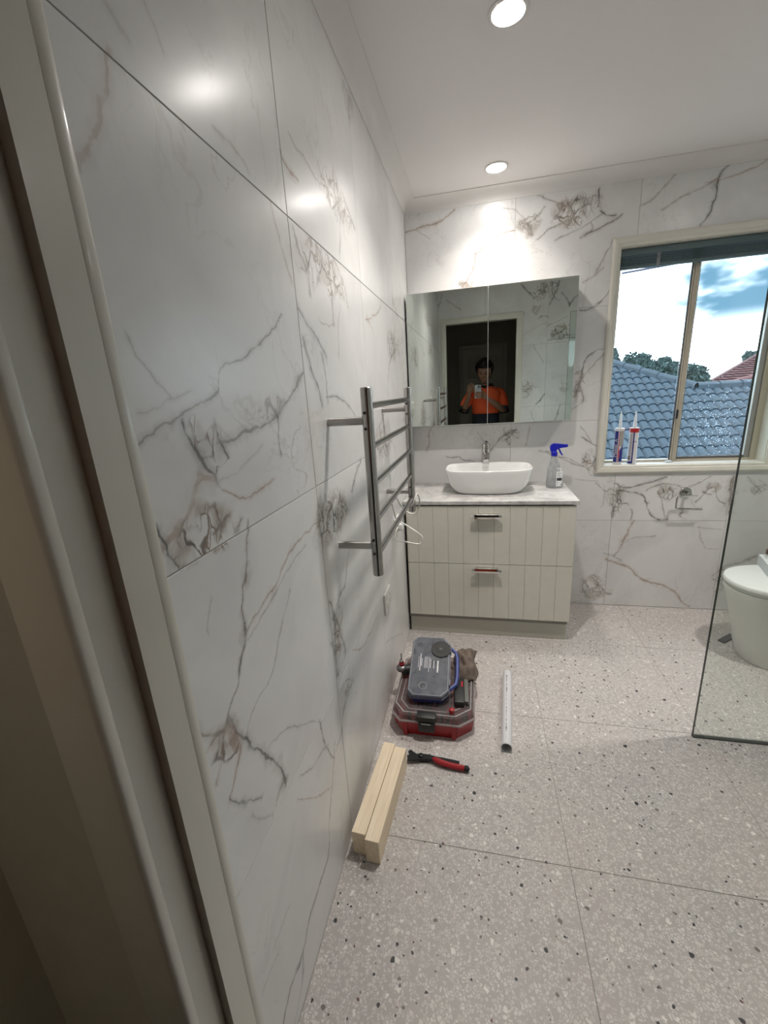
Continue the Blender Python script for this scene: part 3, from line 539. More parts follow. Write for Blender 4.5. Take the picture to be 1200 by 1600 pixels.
# --- door frame (camera stands just outside it)
df = thing('door_1', 'cream painted frame of the open bathroom doorway', None, kind='structure')
TR = M['trim']
def arch(xa0, xa1, y0, y1, nm):
    """casing leg: x from opening edge xa0 to outer xa1, bevelled face"""
    bm = B(); box(bm, min(xa0, xa1), max(xa0, xa1), y0, y1, 0, DOOR[2] + .056, 0.003, 2); obj(nm, bm, TR, df, True)
arch(DOOR[0] + .0037, 0.0245, YN, .3590, 'casing'); arch(DOOR[1] - .0037, 0.8357, YN, .3590, 'casing')
bm = B(); box(bm, 0.0245, 0.8357, YN + .0003, .3598, DOOR[2], DOOR[2] + .0555, 0.004, 2); obj('casing', bm, TR, df, True)
# jamb left: raised lip on the bathroom side, set-back rebate behind it
def jamb(sg, xo):
    # sg +1 for the left jamb (opening to +x)
    def X(v): return xo + sg * v
    pr = [(0.005, .3284), (0.005, .3023), (-0.007, .3023), (-0.007, .2600), (-0.0297, .2600), (-0.0297, YN - .0004), (0.0037, YN - .0004), (0.0037, .3284)]
    bm = B()
    a = [(X(p[0]), p[1], 0) for p in pr]; c = [(X(p[0]), p[1], DOOR[2]) for p in pr]
    loft(bm, [a, c], True, True, True); obj('jamb', bm, TR, df)
jamb(1, DOOR[0]); jamb(-1, DOOR[1])
bm = B(); box(bm, DOOR[0] - .0297, DOOR[1] + .0297, .2600, .3420, DOOR[2] + .0003, DOOR[2] + .0297); obj('jamb_head', bm, TR, df)
# rounded casing on the hall side
def hall_casing(x0, x1, z0, z1):
    bm = B(); box(bm, x0, x1, .2505, H0 - .0004, z0, z1, 0.006, 3); obj('hall_casing', bm, TR, df, True)
hall_casing(0.0028, 0.0655, 0, DOOR[2] + .07); hall_casing(.7865, .849, 0, DOOR[2] + .07)
hall_casing(0.0660, .7860, DOOR[2] + .007, DOOR[2] + .07)

# --- hall behind the camera
HX0, HX1, HY0, HZ = -0.184, 1.35, -2.42, 2.42
bm = B(); box(bm, HX0 - .1, HX1 + .1, HY0 - .1, 0.26, -0.12, 0.0)
tag(obj('floor', bm, simple('hall_carpet', (0.075, 0.06, 0.045), 0.95, var=0.25, scale=300, bump=0.8, bscale=600)), kind='structure')
bm = B(); box(bm, HX0 - .1, HX1 + .1, HY0 - .1, H0, HZ, HZ + .1)
tag(obj('ceiling', bm, M['ceiling']), kind='structure')
bm = B(); box(bm, HX0 - .1, HX0, HY0, H0, 0, HZ); tag(obj('wall_left', bm, M['wall_paint']), kind='structure')
bm = B(); box(bm, HX1, HX1 + .1, HY0, H0, 0, HZ); tag(obj('wall_right', bm, M['wall_paint']), kind='structure')
bm = B(); box(bm, HX0 - .1, HX1 + .1, HY0 - .1, HY0, 0, HZ); tag(obj('wall_far', bm, M['wall_paint']), kind='structure')
bm = B(); box(bm, HX0 - .1, -0.0014, H0, H0 + .06, 0, HZ); tag(obj('wall_hall_side', bm, M['wall_paint']), kind='structure')

hd = thing('door_2', 'white six panel hall door behind the person', None, kind='structure')
DX0, DX1 = 0.15, 0.80
bm = B(); box(bm, DX0, DX1, HY0 + .001, HY0 + .03, 0.01, 2.0)
obj('door_leaf', bm, TR, hd)
for px_ in ((DX0 + .09, DX0 + .29), (DX1 - .29, DX1 - .09)):
    for pz in ((.15, .70), (.82, 1.42), (1.54, 1.88)):
        bm = B(); box(bm, px_[0], px_[1], HY0 + .0305, HY0 + .040, pz[0], pz[1], .009, 2); obj('door_panel', bm, TR, hd, True)
for a in ((DX0 - .06, DX0 - .004, 0, 2.06), (DX1 + .004, DX1 + .06, 0, 2.06), (DX0 - .004, DX1 + .004, 2.004, 2.06)):
    bm = B(); box(bm, a[0], a[1], HY0 + .001, HY0 + .045, a[2], a[3], .005, 2); obj('casing', bm, TR, hd, True)
bm = B(); lathe(bm, [(.025, 0), (.025, .006), (.009, .008), (.009, .035), (.024, .045), (.026, .06), (.018, .07), (0, .072)], 20, (DX0 + .06, HY0 + .031, 1.0), 'y'); obj('door_knob', bm, M['chrome'], hd, True)
# ================================================================== WINDOW
wn = thing('window_1', 'sliding aluminium window with cream casing and two panes', None, kind='structure')
x0, x1, z0, z1 = WIN
def mould(name, a, b_, wdir, wid):
    """window casing: stepped moulding from a to b, profile grows along wdir, mitred"""
    a = Vector(a); b_ = Vector(b_); W = Vector(wdir); d = (b_ - a).normalized()
    prof = [(0, 0), (0, .009), (.004, .012), (.012, .012), (.016, .017), (wid - .010, .020), (wid - .004, .017), (wid, .012), (wid, 0)]
    r0 = [tuple(a + W * o_ - d * o_ + Vector((0, -t_, 0))) for o_, t_ in prof]
    r1 = [tuple(b_ + W * o_ + d * o_ + Vector((0, -t_, 0))) for o_, t_ in prof]
    bm = B(); loft(bm, [r0, r1], True, True, True); obj(name, bm, M['trim'], wn)
mould('casing', (x0, YB, z0), (x0, YB, z1), (-1, 0, 0), .040)
mould('casing', (x1, YB, z1), (x1, YB, z0), (1, 0, 0), .040)
mould('casing', (x0, YB, z1), (x1, YB, z1), (0, 0, 1), .046)
mould('casing', (x1, YB, z0), (x0, YB, z0), (0, 0, -1), .046)
rv = .012
WP = M['trim']
bm = B(); box(bm, x0, x1, YB, YB + .105, z0 - .001, z0 + .003, 0.001); obj('sill', bm, simple('white_sill_paint', (.72, .71, .66), .35), wn)
for a in ((x0, x0 + rv * .3, z0 + .003, z1), (x1 - rv * .3, x1, z0 + .003, z1)):
    bm = B(); box(bm, a[0], a[1], YB, YB + .105, a[2], a[3]); obj('reveal', bm, WP, wn)
bm = B(); box(bm, x0, x1, YB, YB + .105, z1 - .004, z1); obj('reveal', bm, WP, wn)
FY0, FY1 = 2.738, 2.775
AL, AG = M['aluminium'], M['alu_grey']
# outer frame
for q in ((x0 + .004, x0 + .028, z0 + .003, z1 - .004), (x1 - .034, x1 - .004, z0 + .003, z1 - .004)):
    bm = B(); box(bm, q[0], q[1], FY0, FY1, q[2], q[3], .0015); obj('frame', bm, AL, wn)
bm = B(); box(bm, x0 + .028, x1 - .034, FY0, FY1, z0 + .003, z0 + .016, .0015); obj('frame', bm, AL, wn)
bm = B(); box(bm, x0 + .028, x1 - .034, FY0, FY1, z1 - .034, z1 - .004, .0015); obj('frame', bm, AL, wn)
bm = B(); box(bm, x1 - .060, x1 - .036, FY0 + .006, FY1 - .004, z0 + .016, z1 - .034, .002); obj('sash_stile', bm, AG, wn)
# meeting stiles
mx0, mx1 = 1.492, 1.530
bm = B(); box(bm, mx0 + .012, mx1 - .004, FY0 - .008, FY0 + .016, z0 + .016, z1 - .034, .002); obj('meeting_stile', bm, AL, wn)
bm = B(); box(bm, mx0 + .003, mx0 + .0118, FY0 - .002, FY0 + .012, z0 + .016, z1 - .034, .001); obj('meeting_stile', bm, simple('pale_metal_strip', (.62, .58, .50), .3, .5), wn)
for a in ((mx0 - .001, mx0 + .0028), (mx1 - .0038, mx1 + .0006)):
    bm = B(); box(bm, a[0], a[1], FY0 - .001, FY0 + .010, z0 + .016, z1 - .034); tag(obj('gasket', bm, M['black_rubber'], wn), 'black rubber glazing gasket')
bm = B(); box(bm, mx1 + .0008, x1 - .0605, FY0 + .004, FY0 + .018, z0 + .0165, z0 + .030, .0015); tag(obj('sash_rail', bm, simple('dark_grey_rail', (.10, .095, .09), .45), wn), 'dark bottom rail of the right sash')
bm = B(); box(bm, mx0 + .001, mx0 + .013, FY0 - .020, FY0 - .0085, 1.155, 1.205, .003, 2); tag(obj('latch', bm, M['black'], wn), 'small black sash latch')
for a in ((x0 + .0281, mx0 - .0012), (mx1 + .0008, x1 - .0605)):
    bm = B(); box(bm, a[0], a[1], FY0 + .020, FY0 + .024, z0 + .0163, z1 - .0345); obj('pane', bm, M['pane'], wn)
# silicone smear and drops on the right pane
random.seed(4)
bm = B()
for k in range(380):
    u_ = random.gauss(0, 1); cx = 1.70 + .075 * u_; cz = 1.12 + random.gauss(0, .085) - (cx - 1.62) * .35
    if random.random() < .12: cx, cz = random.uniform(1.54, 1.86), random.uniform(.94, 1.4)
    if not (mx1 + .01 < cx < x1 - .07 and cz > z0 + .035): continue
    rr = random.uniform(.0010, .0032)
    icos(bm, (cx, FY0 + .0198, cz), rr, 1, (1, .5, 1.0))
md, N, b, o = material('water_drop'); b.inputs['Transmission Weight'].default_value = 0.5; b.inputs['Base Color'].default_value = (.92, .97, 1, 1); b.inputs['IOR'].default_value = 1.33
N.put(b.inputs['Roughness'], N.ramp(N.noise(N.obj(), 200, 1), .3, .7, .1, .4))
tl_ = N.new('ShaderNodeBsdfTranslucent'); tl_.inputs[0].default_value = (.8, .9, 1, 1); ms_ = N.new('ShaderNodeMixShader'); ms_.inputs[0].default_value = .65
N.l.new(b.outputs[0], ms_.inputs[1]); N.l.new(tl_.outputs[0], ms_.inputs[2]); N.l.new(ms_.outputs[0], o.inputs[0])
tag(obj('water_drops', bm, md, wn, True), 'clear drops splashed on the right pane', kind='stuff')

# blind pulled up at the head of the window
bl = thing('window_blind', 'dark teal slatted blind pulled fully up at the window head', 'blind', (1.526, 2.70, 1.995))
BM = simple('dark_teal_slats', (0.085, 0.13, 0.14), 0.45)
bm = B(); box(bm, -.398, .398, -.012, .022, .006, .0405, .002); obj('headrail', bm, BM, bl)
for k in range(7):
    zz = .0005 - k * .0056
    bm = B(); box(bm, -.396, .396, -.012 + (k % 2) * .002, .014, zz - .0030, zz, .0008); obj('slat', bm, BM, bl)
bm = B(); box(bm, -.396, .396, -.013, .016, -.053, -.0395, .002, 2); obj('bottom_rail', bm, BM, bl)
for xx in (-.225, .30):
    bm = B(); box(bm, xx, xx + .016, -.0165, -.0135, -.055, .012, .001); tag(obj('clip', bm, sheet_glass('clear_clip', (.7, .75, .78), .1, .3), bl), 'clear plastic hold clip')

# awning rod outside
bm = B(); tube(bm, [(1.20, 2.90, 1.966), (1.60, 2.90, 1.994), (2.05, 2.90, 2.026), (2.05, 2.775, 2.03)], .0055, 8)
tag(obj('awning_rod', bm, simple('lilac_grey_metal', (.20, .22, .36), .5)), 'thin bluish rod fixed outside above the window', 'rod')

# ================================================================== VANITY
va = thing('vanity_cabinet', 'warm white vanity cabinet with two grooved drawers under the basin', 'cabinet', (0.45, 2.43, 0))
CB = M['cabinet']
def L(*p): return p
bm = B(); box(bm, -.441, .435, -.215, .232, .101, .787); obj('carcass', bm, simple('carcass_dark', (.25, .24, .21), .6), va)
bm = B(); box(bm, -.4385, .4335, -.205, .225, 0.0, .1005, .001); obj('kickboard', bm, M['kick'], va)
def front(zb, zt, hz):
    xa, xb = -.4345, .4405; yf = -.235; yb = -.2155
    xg = [-.3727, -.2880, -.2066, -.1252, -.0438, .0376, .1190, .2004, .2818, .3600]
    pr = [(xa, yf + .0015), (xa + .0015, yf)]
    for g_ in xg: pr += [(g_ - .0022, yf), (g_, yf + .0028), (g_ + .0022, yf)]
    pr += [(xb - .0015, yf), (xb, yf + .0015), (xb, yb), (xa, yb)]
    bm = B(); loft(bm, [[(p[0], p[1], zb) for p in pr], [(p[0], p[1], zt) for p in pr]], True, True, True)
    d = obj('drawer', bm, CB, va)
    # handle: chrome bow with flat grip
    hx0, hx1 = -.080, .078
    bm = B()
    rings = []
    for t in [k / 16 for k in range(17)]:
        xx = hx0 + (hx1 - hx0) * t
        e = min(t, 1 - t) / .10; e = min(1, e); e = math.sqrt(1 - (1 - e) ** 2)
        hh = .0035 + .0075 * e
        rings.append([(xx, -.262 - .004 * e, hz - hh), (xx, -.270, hz), (xx, -.262 - .004 * e, hz + hh), (xx, -.252, hz + hh * .7), (xx, -.252, hz - hh * .7)])
    loft(bm, rings, True, True, True)
    box(bm, -.062, .060, -.256, yf, hz + .0075, hz + .0105, .001)
    obj('handle', bm, M['chrome'], d, True)
front(.4575, .7865, .735); front(.129, .4545, .428)
# benchtop
bm = B(); box(bm, .0025, .903, 2.188, YB - .0005, .7955, .815, .0012)
tag(obj('benchtop', bm, M['benchtop']), 'mottled grey stone look slab benchtop on the vanity', 'benchtop')

# basin
ba = thing('basin', 'white rounded rectangular vessel basin standing on the grey benchtop', 'basin', (.4585, 2.435, .815))
bm = B(); rings = []
for z_, a, b_, n_ in ((0, .160, .095, 3), (.0, .168, .100, 3), (.004, .178, .108, 3), (.018, .196, .120, 3.1), (.045, .213, .131, 3.3), (.080, .226, .141, 3.5), (.115, .234, .148, 3.6), (.136, .2375, .1505, 3.7), (.140, .2365, .1495, 3.7), (.1405, .233, .146, 3.7), (.136, .2295, .1425, 3.6), (.110, .225, .138, 3.5), (.075, .215, .130, 3.3), (.045, .198, .118, 3.1), (.026, .165, .095, 2.8), (.020, .10, .06, 2.4), (.018, .02, .02, 2)):
    rings.append(superellipse(a, b_, n_, z_, 0, 0, 72))
loft(bm, rings, True, True, True); obj('bowl', bm, M['ceramic'], ba, 'all')
bm = B(); lathe(bm, [(.024, 0.019), (.024, .022), (.018, .024), (0, .0245)], 20); obj('waste', bm, M['chrome'], ba, True)

# tap
tp = thing('basin_mixer', 'tall chrome mixer tap behind the white basin', 'tap', (.4495, 2.612, .815))
bm = B(); lathe(bm, [(.030, 0), (.030, .004), (.0255, .007), (.0245, .17), (.0255, .175), (.0255, .215), (.023, .221), (0, .222)], 28); obj('body', bm, M['chrome'], tp, True)
bm = B(); rings = []
for t in [k / 10 for k in range(11)]:
    y_ = -.012 - .118 * t; zc = .185 - .012 * t * t - .012 * t; hw = .0215 - .004 * t; hh = .015 - .004 * t
    rings.append([(hw * math.copysign(abs(cos(q)) ** .6, cos(q)), y_, zc + hh * math.copysign(abs(sin(q)) ** .6, sin(q))) for q in [2 * pi * k / 16 for k in range(16)]])
loft(bm, rings, True, True, True); obj('spout', bm, M['chrome'], tp, True)
bm = B(); lathe(bm, [(.0245, .2225), (.0245, .242), (.020, .249), (0, .250)], 24)
rings = []
for t in [k / 8 for k in range(9)]:
    y_ = .004 - .085 * t; zc = .243 + .028 * t; hw = .015 - .006 * t; hh = .0065 - .003 * t
    rings.append([(hw * cos(q), y_, zc + hh * sin(q)) for q in [2 * pi * k / 12 for k in range(12)]])
loft(bm, rings, True, True, True); obj('lever', bm, M['chrome'], tp, True)

# mirror cabinet
mc = thing('mirror_cabinet', 'wall hung shaving cabinet with two mirrored doors above the basin', 'mirror cabinet', (.454, YB, 1.188))
bm = B(); box(bm, -.4425, .4475, -.118, -.0005, .004, .715, .001); obj('carcass', bm, M['white_melamine'], mc)
for a, c_ in ((-.4435, .0005), (.0025, .4490)):
    bm = B(); box(bm, a, c_, -.1335, -.1192, 0, .7185); d = obj('door', bm, M['white_melamine'], mc)
    bm = B(); box(bm, a + .0005, c_ - .0005, -.1352, -.1338, .0005, .718, .0006); tag(obj('mirror', bm, M['mirror'], d), 'clear mirror face')

# ================================================================== HEATED TOWEL RAIL
tr = thing('heated_towel_rail', 'polished steel ladder towel rail mounted on the left wall', 'towel rail', (0, 1.123, .9))
ST = M['steel']
PX = .1135; PR = .0158; Y1 = .690
for y_ in (0, Y1):
    bm = B(); lathe(bm, [(PR - .002, .8685 - .9), (PR, .8705 - .9), (PR, 1.4065 - .9), (PR - .002, 1.4085 - .9)], 28, (PX, y_, 0))
    po = obj('post', bm, ST, tr, True)
    for zc in (1.3216 - .9, .9615 - .9):
        bm = B(); lathe(bm, [(.0115, 0.0003), (.0115, PX - PR * .75)], 24, (0, y_, zc), 'x'); obj('bracket', bm, ST, tr, True)
        for dz_ in (-.021, .021):
            bm = B(); lathe(bm, [(.0042, 0), (.0042, -.0028), (.0028, -.004), (0, -.004)], 10, (PX - .004, y_ - PR * .97, zc + dz_), 'y'); tag(obj('screw', bm, M['black'], po, True), 'small dark screw')
for zc in (1.3595, 1.2495, 1.1435, 1.0365, .931):
    bm = B(); lathe(bm, [(.0098, PR * .8), (.0098, Y1 - PR * .8)], 18, (PX, 0, zc - .9), 'y'); obj('rung', bm, ST, tr, True)

# its white flex
wc = M['white_plastic']
ptsA = [(.1135, 1.79, .90), (.128, 1.775, .925), (.140, 1.79, .955), (.148, 1.81, .925), (.140, 1.83, .875), (.118, 1.85, .845), (.085, 1.86, .848), (.055, 1.85, .885), (.040, 1.82, .93), (.028, 1.80, .945), (.020, 1.82, .90), (.018, 1.86, .85), (.024, 1.89, .80), (.05, 1.895, .785), (.085, 1.89, .765), (.115, 1.88, .748), (.140, 1.88, .728), (.146, 1.88, .705), (.135, 1.88, .688), (.11, 1.875, .688), (.06, 1.87, .700), (.02, 1.86, .712), (.012, 1.90, .735), (.018, 1.95, .750)]
bm = B(); tube(bm, smooth_path(ptsA, 8), .0034, 8)
fx = obj('power_flex', bm, wc, smooth='all'); tag(fx, 'thin white power flex looping below the far post of the towel rail', 'cable')
def outlet(name, loc, label, sz=(.116, .076), plug=None, vertical=False):
    o = thing(name, label, 'power point', loc)
    bm = B(); box(bm, .0002, .010, -sz[0] / 2, sz[0] / 2, -sz[1] / 2, sz[1] / 2, .003, 2); obj('plate', bm, wc, o, True)
    for s_ in (-1, 1):
        bm = B(); box(bm, .0100, .0135, s_ * .028 - .006, s_ * .028 + .006, .014, .028, .0015); obj('switch', bm, M['white_melamine'], o)
        bm = B()
        for a_ in (-.006, .006): box(bm, .0100, .0105, s_ * .028 + a_ - .001, s_ * .028 + a_ + .001, -.014, -.006)
        box(bm, .0100, .0105, s_ * .028 - .001, s_ * .028 + .001, -.026, -.018)
        obj('socket_slots', bm, M['ink'], o)
    return o
outlet('power_point', (0, 1.672, .492), 'white double power point low on the left wall past the towel rail', (.116, .100))
outlet('power_point', (0, 2.405, 1.290), 'white power point on the left wall seen beside the mirror cabinet')
o_ = outlet('power_point', (0, 1.985, .752), 'white power point behind the looped white flex')
bm = B(); box(bm, .0137, .040, -.045, -.012, -.024, .012, .006, 2); tag(obj('plug', bm, M['white_melamine'], o_, True), 'white plug of the flex')

# ================================================================== SHOWER GLASS
for yy, lab in ((1.5763, 'frameless clear glass shower screen in front of the toilet'), (.523, 'frameless glass panel beside the doorway, its edge seen in the mirror')):
    g = thing('shower_screen', lab, 'shower screen', (1.2395, yy, 0))
    bm = B(); box(bm, .0016, XR - 1.2395 - .001, 0, .010, .006, 2.02); obj('pane', bm, M['shower'], g)
    bm = B(); box(bm, 0, .0015, 0, .010, .006, 2.02); box(bm, .0016, XR - 1.2405, 0, .010, 2.0201, 2.0215); tag(obj('polished_edge', bm, M['glass_edge'], g), 'dark polished glass edge')
    bm = B(); box(bm, 0, XR - 1.2405, -.002, .012, 0, .0055); tag(obj('bottom_seal', bm, simple('grey_seal', (.07, .075, .07), .5), g), 'thin dark seal along the floor')

# ================================================================== TOILET
to = thing('toilet', 'white back to wall toilet behind the glass shower screen', 'toilet', (0, 2.19, 0))
def dshape(xf, xb, hw, n, z, seg=40, x_shift=0):
    """outline with a rounded nose at xf (towards -x) and a straight back at xb"""
    r = []
    xm = min(xf + hw * 1.45, xb - .05)
    for i in range(seg + 1):
        t = pi / 2 + pi * i / seg
        c, s = cos(t), sin(t)
        r.append((xm + (xm - xf) * -abs(c) ** (2 / n), hw * math.copysign(abs(s) ** (2 / n), s), z))
    r.append((xb, -hw, z)); r.append((xb, hw, z))
    return r
bm = B(); rings = []
for z_, xf, hw in ((0, 1.700, .160), (.01, 1.694, .163), (.12, 1.668, .166), (.24, 1.636, .172), (.33, 1.612, .178), (.375, 1.602, .181), (.382, 1.604, .180)):
    rings.append(dshape(xf, XR - .002, hw, 2.25, z_))
loft(bm, rings, True, True, True); obj('pan', bm, M['ceramic_warm'], to, True)
bm = B(); rings = [dshape(1.604 - e, 2.10, .181 + e, 2.2, z_) for z_, e in ((.3835, -.006), (.386, -.001), (.393, 0), (.396, -.004))]
loft(bm, rings, True, True, True); obj('seat', bm, M['ceramic'], to, True)
bm = B(); rings = [dshape(1.596 - e, 2.10, .186 + e, 2.2, z_) for z_, e in ((.3965, -.008), (.399, -.001), (.404, .001), (.416, .0), (.421, -.004), (.4225, -.012))]
loft(bm, rings, True, True, True); obj('lid', bm, M['ceramic'], to, True)
bm = B(); box(bm, 2.105, XR - .002, -.19, .19, .3825, .80, .02, 3); obj('cistern', bm, M['ceramic_warm'], to, True)
bm = B(); box(bm, 2.100, XR - .0005, -.195, .195, .8002, .83, .008, 2); obj('cistern_lid', bm, M['ceramic_warm'], to, True)
bm = B(); lathe(bm, [(.02, .8302), (.02, .835), (0, .836)], 20, (2.18, 0, 0)); obj('flush_button', bm, M['chrome'], to, True)

bx = thing('tissue_box', 'white carton lying on the closed toilet lid', 'box', (1.892, 2.254, .4227), (0, 0, radians(-15.2)))
bm = B(); box(bm, -.100, .13, -.11, .11, 0, .052, .001); obj('carton', bm, simple('white_card', (.70, .71, .71), .6), bx)
for k in range(5):
    bm = B(); box(bm, -.1006, -.1002, -.10, .10, .008 + k * .009, .0105 + k * .009); obj('print_line', bm, simple('pale_print', (.45, .50, .55), .6), bx)
b2 = thing('plastic_tub', 'small white tub with a brown band on top of the white carton', 'tub', (1.872, 2.318, .475))
bm = B(); lathe(bm, [(.049, 0.0003), (.050, .004), (.050, .022)], 36); obj('tub', bm, simple('white_tub', (.78, .78, .78), .35), b2, True)
bm = B(); lathe(bm, [(.050, .0222), (.052, .0235), (.052, .042), (.050, .043)], 36); tag(obj('band', bm, simple('dark_brown', (.07, .025, .015), .4), b2, True), 'dark brown band')
bm = B(); lathe(bm, [(.046, .0432), (.046, .050), (.040, .058), (0, .059)], 36); obj('cap', bm, simple('white_tub_lid', (.78, .8, .82), .35), b2, True)

bm = B(); box(bm, 0, .115, -.016, .016, .0003, .009, .002, 2)
o = obj('plastic_strip', bm, simple('grey_plastic_strip', (.085, .085, .09), .6)); o.location = (1.676, 2.296, 0); o.rotation_euler = (0, 0, radians(38))
tag(o, 'dark grey strip lying on the floor beside the toilet base', 'strip')

# toilet roll holder on the back wall
th = thing('toilet_roll_holder', 'bare chrome toilet roll holder on the back wall below the window', 'toilet roll holder', (1.570, YB, .740))
bm = B(); lathe(bm, [(.031, -.0003), (.031, -.006), (.028, -.010), (.010, -.011), (.010, -.058)], 28, (0, 0, 0), 'y'); obj('rose', bm, M['chrome'], th, True)
bm = B(); tube(bm, smooth_path([(.040, -.058, -.010), (.0, -.058, -.010), (-.048, -.058, -.011), (-.060, -.058, -.022), (-.061, -.058, -.07), (-.056, -.058, -.083), (-.03, -.058, -.084), (.062, -.058, -.086)], 6), .0056, 10); obj('arm', bm, M['chrome'], th, True)
bm = B(); icos(bm, (.066, -.058, -.085), .008, 2); obj('end_knob', bm, M['chrome'], th, 'all')

# ================================================================== DOWNLIGHTS
def downlight(x, y, label, share=1.0):
    d = thing('downlight', label, 'ceiling light', (x, y, ZC), group=None)
    bm = B(); lathe(bm, [(.056, -.0003), (.056, -.003), (.050, -.005), (.045, -.004), (.045, -.0003)], 40); obj('trim_ring', bm, M['cornice'], d, True)
    m, N, b, o = material('lamp_lens')
    b.inputs['Base Color'].default_value = (.8, .8, .8, 1)
    N.put(b.inputs['Emission Color'], N.mix(N.ramp(N.noise(N.obj(), 30, 1), 0, 1), (*LAMP_COLOR, 1), (1, .97, .93, 1))); b.inputs['Emission Strength'].default_value = 80
    bm = B(); lathe(bm, [(.0448, -.0006), (.0446, -.0028), (0, -.0030)], 40); obj('diffuser', bm, m, d)
    ld = bpy.data.lights.new('downlight_lamp', 'AREA'); ld.shape = 'DISK'; ld.size = .084; ld.energy = LAMP_POWER * share; ld.color = LAMP_COLOR; ld.spread = radians(112)
    lo = bpy.data.objects.new('lamp', ld); COL.objects.link(lo); lo.parent = d; lo.location = (0, 0, -.0075)
    return d
downlight(.486, 2.42, 'round downlight above the vanity near the back wall', .45)
downlight(.484, 1.545, 'round downlight in the middle of the ceiling nearest the camera', 1.1)
downlight(1.72, 1.72, 'round downlight above the toilet, reflected in the back wall', 1.1)
hall_fill = downlight(-.055, -.02, 'added dim fill lamp, an unseen fitting in the hall just outside the doorway')  # invented fitting, added to brighten the hall side of the door frame
hall_fill.location.z = HZ; hall_fill.scale = (.8, .8, 1)
for c_ in hall_fill.children:
    if c_.type == 'LIGHT': c_.data.energy = .55; c_.data.spread = radians(44); c_.data.color = (1, .86, .66)
    elif c_.name.startswith('diffuser'):
        c_.data.materials[0].node_tree.nodes['Principled BSDF'].inputs['Emission Strength'].default_value = 1.5
# ================================================================== THINGS ON THE SILL AND BENCH
def text_mesh(name, s, size, mat, parent, loc, rot, depth=.0002, bend=None):
    cu = bpy.data.curves.new(name, 'FONT'); cu.body = s; cu.size = size; cu.extrude = depth; cu.align_x = 'LEFT'; cu.align_y = 'CENTER'; cu.resolution_u = 3
    t = bpy.data.objects.new(name, cu); COL.objects.link(t)
    dg = bpy.context.evaluated_depsgraph_get(); dg.update()
    me = bpy.data.meshes.new_from_object(t.evaluated_get(dg)); me.name = name
    bpy.data.objects.remove(t)
    if bend:
        # wrap local text (x along, y across) on a cylinder of radius bend, text y -> angle
        for v in me.vertices:
            a = v.co.y / bend
            v.co = Vector((v.co.x, bend * sin(a), bend * (cos(a) - 1) + v.co.z))
    me.materials.clear(); me.materials.append(mat)
    o = bpy.data.objects.new(name, me); COL.objects.link(o); o.parent = parent; o.location = loc; o.rotation_euler = rot
    return o

def arcwrap(bm, r, a0, a1, z0, z1, seg=10, t=.0003, zf=None):
    """a printed patch wrapped on a cylinder, angles in degrees (-90 faces the room)"""
    rings = []
    for k in range(seg + 1):
        a = radians(a0 + (a1 - a0) * k / seg)
        zt = z1 if zf is None else z1 + (zf - z1) * k / seg
        rings.append([((r + q) * cos(a), (r + q) * sin(a), z) for q, z in ((.00005, z0), (t, z0), (t, zt), (.00005, zt))])
    loft(bm, rings, True, True, True); return bm

